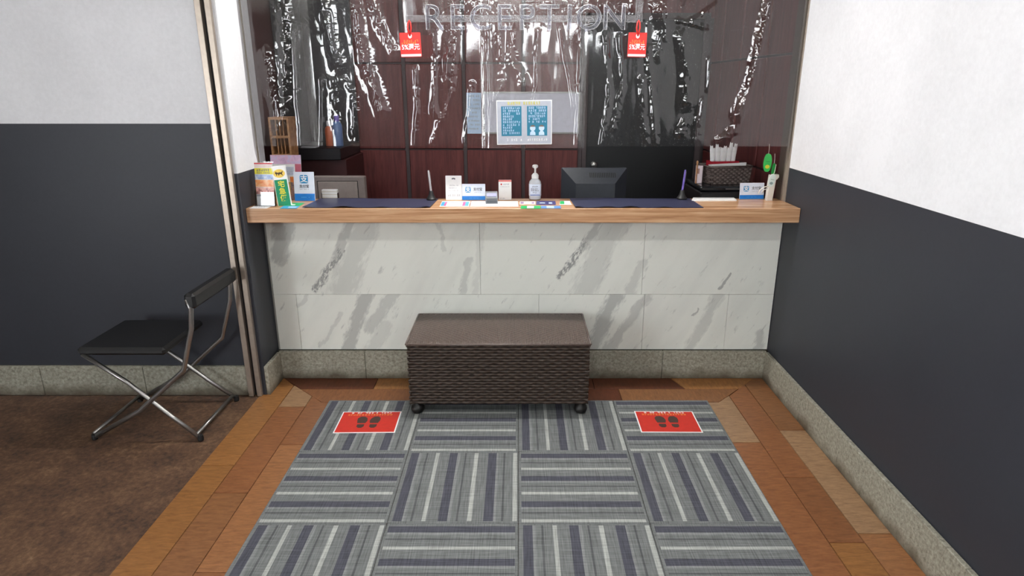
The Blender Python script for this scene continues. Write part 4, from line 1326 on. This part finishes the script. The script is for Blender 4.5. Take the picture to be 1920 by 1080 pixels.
# papers standing in the basket
p = inb(-.005, -bd*.33, .006)
t = thing('paper_stack', 'white papers standing along the front of the woven basket', 'paper', p, R(9))
obj('sheets', MB().prism([(-bw*.46, 0), (bw*.44, 0), (bw*.47, bh+.012), (-bw*.50, bh+.004)], 0, .012, 'y'), WHITE, t)
# red cup box with wrapped sticks
p = inb(-.01, bd*.1, .006)
t = thing('red_box', 'red box standing in the woven basket', 'box', p, R(9))
rw, rdp, rh = .168, .075, bh+.018
mb = MB()
mb.bbox(-rw/2, rw/2, -rdp/2, -rdp/2+.003, 0, rh, .001).bbox(-rw/2, rw/2, rdp/2-.003, rdp/2, 0, rh, .001)
mb.bbox(-rw/2, -rw/2+.003, -rdp/2, rdp/2, 0, rh, .001).bbox(rw/2-.003, rw/2, -rdp/2, rdp/2, 0, rh, .001).box(-rw/2, rw/2, -rdp/2, rdp/2, 0, .003)
obj('walls', mb, RED, t)
rn = random.Random(12)
ORD = ['leftmost', 'second', 'third', 'fourth', 'fifth', 'sixth', 'seventh', 'eighth', 'ninth', 'rightmost']
for c in range(10):
    lx = -rw/2+.022 + c*(rw-.044)/9; ly = -.012+.024*(c % 2)
    L = rn.uniform(.185, .215)
    pts = [(-.0082, 0), (.0082, 0), (.0092, L*.9), (.006, L), (0, L*.975), (-.007, L*1.01), (-.0092, L*.88)]
    q = inb(-.01+lx, bd*.1+ly, .012)
    o = obj('wrapped_packet', MB().prism(pts, -.004, .004, 'y'), TISSUE, None, q, (R(rn.uniform(-2, 2)-3+6*(c % 2)), R(rn.uniform(-1, 1)+(c-4.5)*1.1), R(9+rn.uniform(-8, 8))))
    lab = ORD[c]+' white wrapped packet in the red box' if c in (0, 9) else ORD[c]+' white wrapped packet from the left in the red box'
    tag(o, lab, 'packet', 'white wrapped packets in the red box')
# pink-white carton and stick left of the basket
x, z = vert(1306, 341, 3.72)
t = thing('small_carton', 'small white and pink carton on the printer left of the basket', 'carton', (x+.008, 3.72, prz+.0005), R(-15))
obj('carton', MB().bbox(-.018, .022, -.02, .02, 0, .10, .002), M('carton_white', (226, 210, 216), .5), t)
obj('print', MB().box(-.016, .004, -.0206, -.02, .055, .085), M('carton_brown', (170, 130, 120), .5), t)
x, z = vert(1297, 336, 3.70)
t = thing('wooden_stick', 'thin wooden stick with a round tip behind the right pen', 'stick', (1.022, 3.70, prz+.0005))
obj('stick', MB().lathe([(.0045, 0), (.0045, .11), (.006, .115), (.006, .125), (.002, .13)], 12), RACKWOOD, t)

# grey steel cabinet behind the left mat
xa, zt = vert(585, 331, 3.85); xb, _ = vert(683, 331, 3.85)
t = thing('steel_cabinet', 'grey steel cabinet panel behind the left end of the counter', 'cabinet', ((xa+xb)/2, 3.85, .7405))
w2 = (xb-xa)/2; hz = zt-.7405
fr = MB().bbox(-w2, w2, 0, .05, 0, hz, .004)
obj('body', fr, GREYSTEEL, t)
obj('panel', MB().bbox(-w2+.03, w2-.045, -.004, .001, .01, hz-.03, .002), M('grey_steel_light', (156, 144, 138), .5), t)
obj('panel_gap', MB().box(-w2+.026, w2-.041, -.0015, .0005, .006, hz-.026), BLACK, t)

# dark shelf unit at left with things on it
sx1 = vert(648, 300, 4.45)[0]
t = thing('shelf_cabinet', 'dark maroon cabinet with a black shelf in the left corner', 'cabinet', (-1.38, 4.72, 0))
obj('body', MB().bbox(-.21, sx1+1.38, -.25, .25, 0, 1.11, .004), M('cabinet_maroon', (64, 28, 28), .45), t)
obj('shelf', MB().bbox(-.21, sx1+1.36, -.31, .25, 1.111, 1.19, .004), M('shelf_black', (30, 28, 30), .35), t)
obj('shelf_back', MB().box(-.21, sx1+1.36, .22, .25, 1.19, 2.42), M('shelf_black', (30, 28, 30), .35), t)
obj('side_post', MB().box(-.21, -.18, -.28, .25, 1.19, 2.42), M('shelf_black', (30, 28, 30), .35), t)
x, z = vert(577, 276, 4.44)
t = thing('shelf_papers', 'folded white papers lying on the black shelf', 'paper', (x, 4.47, 1.1905), R(8))
for k in range(3): obj('sheet', MB().box(-.05, .055, -.04, .05, .002*k, .002*k+.0014), M('paper_grey', (180, 180, 186), .5), t, rot=(0, 0, R(7*k-6)))
def shelf_bottle(px, py, m, capm, label, r=.03, h=.2):
    x, _ = vert(px, py, 4.58)
    t = thing('shelf_bottle', label, 'bottle', (x, 4.58, 1.1905))
    auto_smooth(obj('bottle', MB().lathe([(r*.9, 0), (r, .006), (r, h*.66), (r*.75, h*.76), (r*.4, h*.8)], 20), m, t), 40)
    auto_smooth(obj('cap', MB().lathe([(r*.5, h*.8), (r*.52, h*.98), (r*.4, h)], 16), capm, t), 40)
shelf_bottle(634, 260, M('item_blue', (90, 120, 170), .3), PURPLE, 'blue bottle with a purple cap on the black shelf', .034, .21)
shelf_bottle(618, 260, M('item_orange', (190, 96, 60), .4), M('item_white', (224, 224, 230), .4), 'orange bottle with a white cap on the black shelf', .028, .17)

# wooden pigeonhole rack
xa, zt = vert(503, 220, 4.05); xb, zb_ = vert(547, 300, 4.05)
t = thing('key_rack', 'light wooden pigeonhole rack behind the left jamb', 'rack', ((xa+xb)/2, 4.05, .95))
w2 = .062; hz = zt-.95
obj('back', MB().box(-w2, w2, .12, .13, 0, hz), RACKWOOD, t)
for x in (-w2, w2-.012): obj('side', MB().box(x, x+.012, 0, .12, 0, hz), RACKWOOD, t)
for k in range(5):
    obj('shelf', MB().box(-w2+.012, w2-.012, 0, .12, k*(hz-.014)/4, k*(hz-.014)/4+.014), RACKWOOD, t)
for k in range(4):
    for q in (-.022, .0, .022):
        obj('divider', MB().box(q-.0025, q+.0025, .01, .12, k*(hz-.014)/4+.014, (k+1)*(hz-.014)/4), RACKWOOD, t)
t2_ = thing('wall_shelf', 'small wall shelf carrying the wooden rack', 'shelf', ((xa+xb)/2, 4.05, .93))
obj('board', MB().box(-w2-.06, w2+.02, -.02, .16, 0, .0195), M('desk_dark', (60, 44, 42), .5), t2_)

# whiteboard on the panelled wall
xa, zt = vert(905, 172, YB-.03); xb, zb_ = vert(1086, 251, YB-.03)
t = thing('whiteboard', 'pale whiteboard on the maroon panelled wall behind the poster', 'whiteboard', ((xa+xb)/2, YB-.0065, zb_))
w2 = (xb-xa)/2; hz = zt-zb_
obj('surface', MB().box(-w2+.01, w2-.01, -.014, 0, .01, hz-.01), M('board_lavender', (206, 206, 222), .3), t)
f = MB().box(-w2, w2, -.018, 0, 0, .011).box(-w2, w2, -.018, 0, hz-.011, hz).box(-w2, -w2+.011, -.018, 0, .011, hz-.011).box(w2-.011, w2, -.018, 0, .011, hz-.011)
obj('frame', f, ALU2, t)
xa, zt = vert(874, 174, YB-.03); xb, zb_ = vert(903, 251, YB-.03)
t = thing('wall_notice', 'pale blue notice sheet on the maroon wall left of the whiteboard', 'paper', ((xa+xb)/2, YB-.0065, zb_))
w2 = (xb-xa)/2; hz = zt-zb_
b = obj('sheet', MB().box(-w2, w2, -.003, 0, 0, hz), PALEBLUE, t)
m = MB(); rn = random.Random(9)
for k in range(9): glyph_row(m, -w2*.8, w2*.8, hz*(.92-.1*k), .012, -.003, rn, .8)
obj('lettering', m, LGREYTXT, b)

# ------------------------------------------------------------------ folding chair at the left edge
def chair():
    t = thing('folding_chair', 'folding chair with steel tube legs and black pads by the left wall', 'chair', (-1.78, 2.86, 0))
    hw_ = .20
    for s in (-1, 1):
        y = s*hw_
        lg = MB().tube([(.325, y, .70), (.338, y, .655), (.325, y, .56), (.26, y, .36), (.02, y*.98, .15), (-.22, y*.95, .012)], .011, 12)
        obj('leg', lg, ALU2, t, smooth=True)
        lg2 = MB().tube([(-.20, y*.9, .43), (-.02, y*.9, .29), (.16, y*.95, .12), (.285, y, .012)], .010, 12)
        obj('leg', lg2, ALU2, t, smooth=True)
        auto_smooth(obj('foot_cap', MB().lathe([(.013, 0), (.014, .01), (.012, .026)], 12), BLACK, t, (.285, y, 0)))
        auto_smooth(obj('foot_cap', MB().lathe([(.013, 0), (.014, .01), (.012, .026)], 12), BLACK, t, (-.22, y*.95, 0)))
    auto_smooth(obj('seat', MB().bbox(-.22, .18, -hw_+.012, hw_-.012, .425, .462, .012), BLACK, t))
    auto_smooth(obj('backrest', MB().bbox(.315, .365, -hw_-.01, hw_+.02, .655, .725, .012), BLACK, t))
    obj('crossbar', MB().tube([(-.22, -hw_*.95, .03), (-.22, hw_*.95, .03)], .009, 10), ALU2, t, smooth=True)
    obj('crossbar', MB().tube([(.27, -hw_, .03), (.27, hw_, .03)], .009, 10), ALU2, t, smooth=True)
chair()
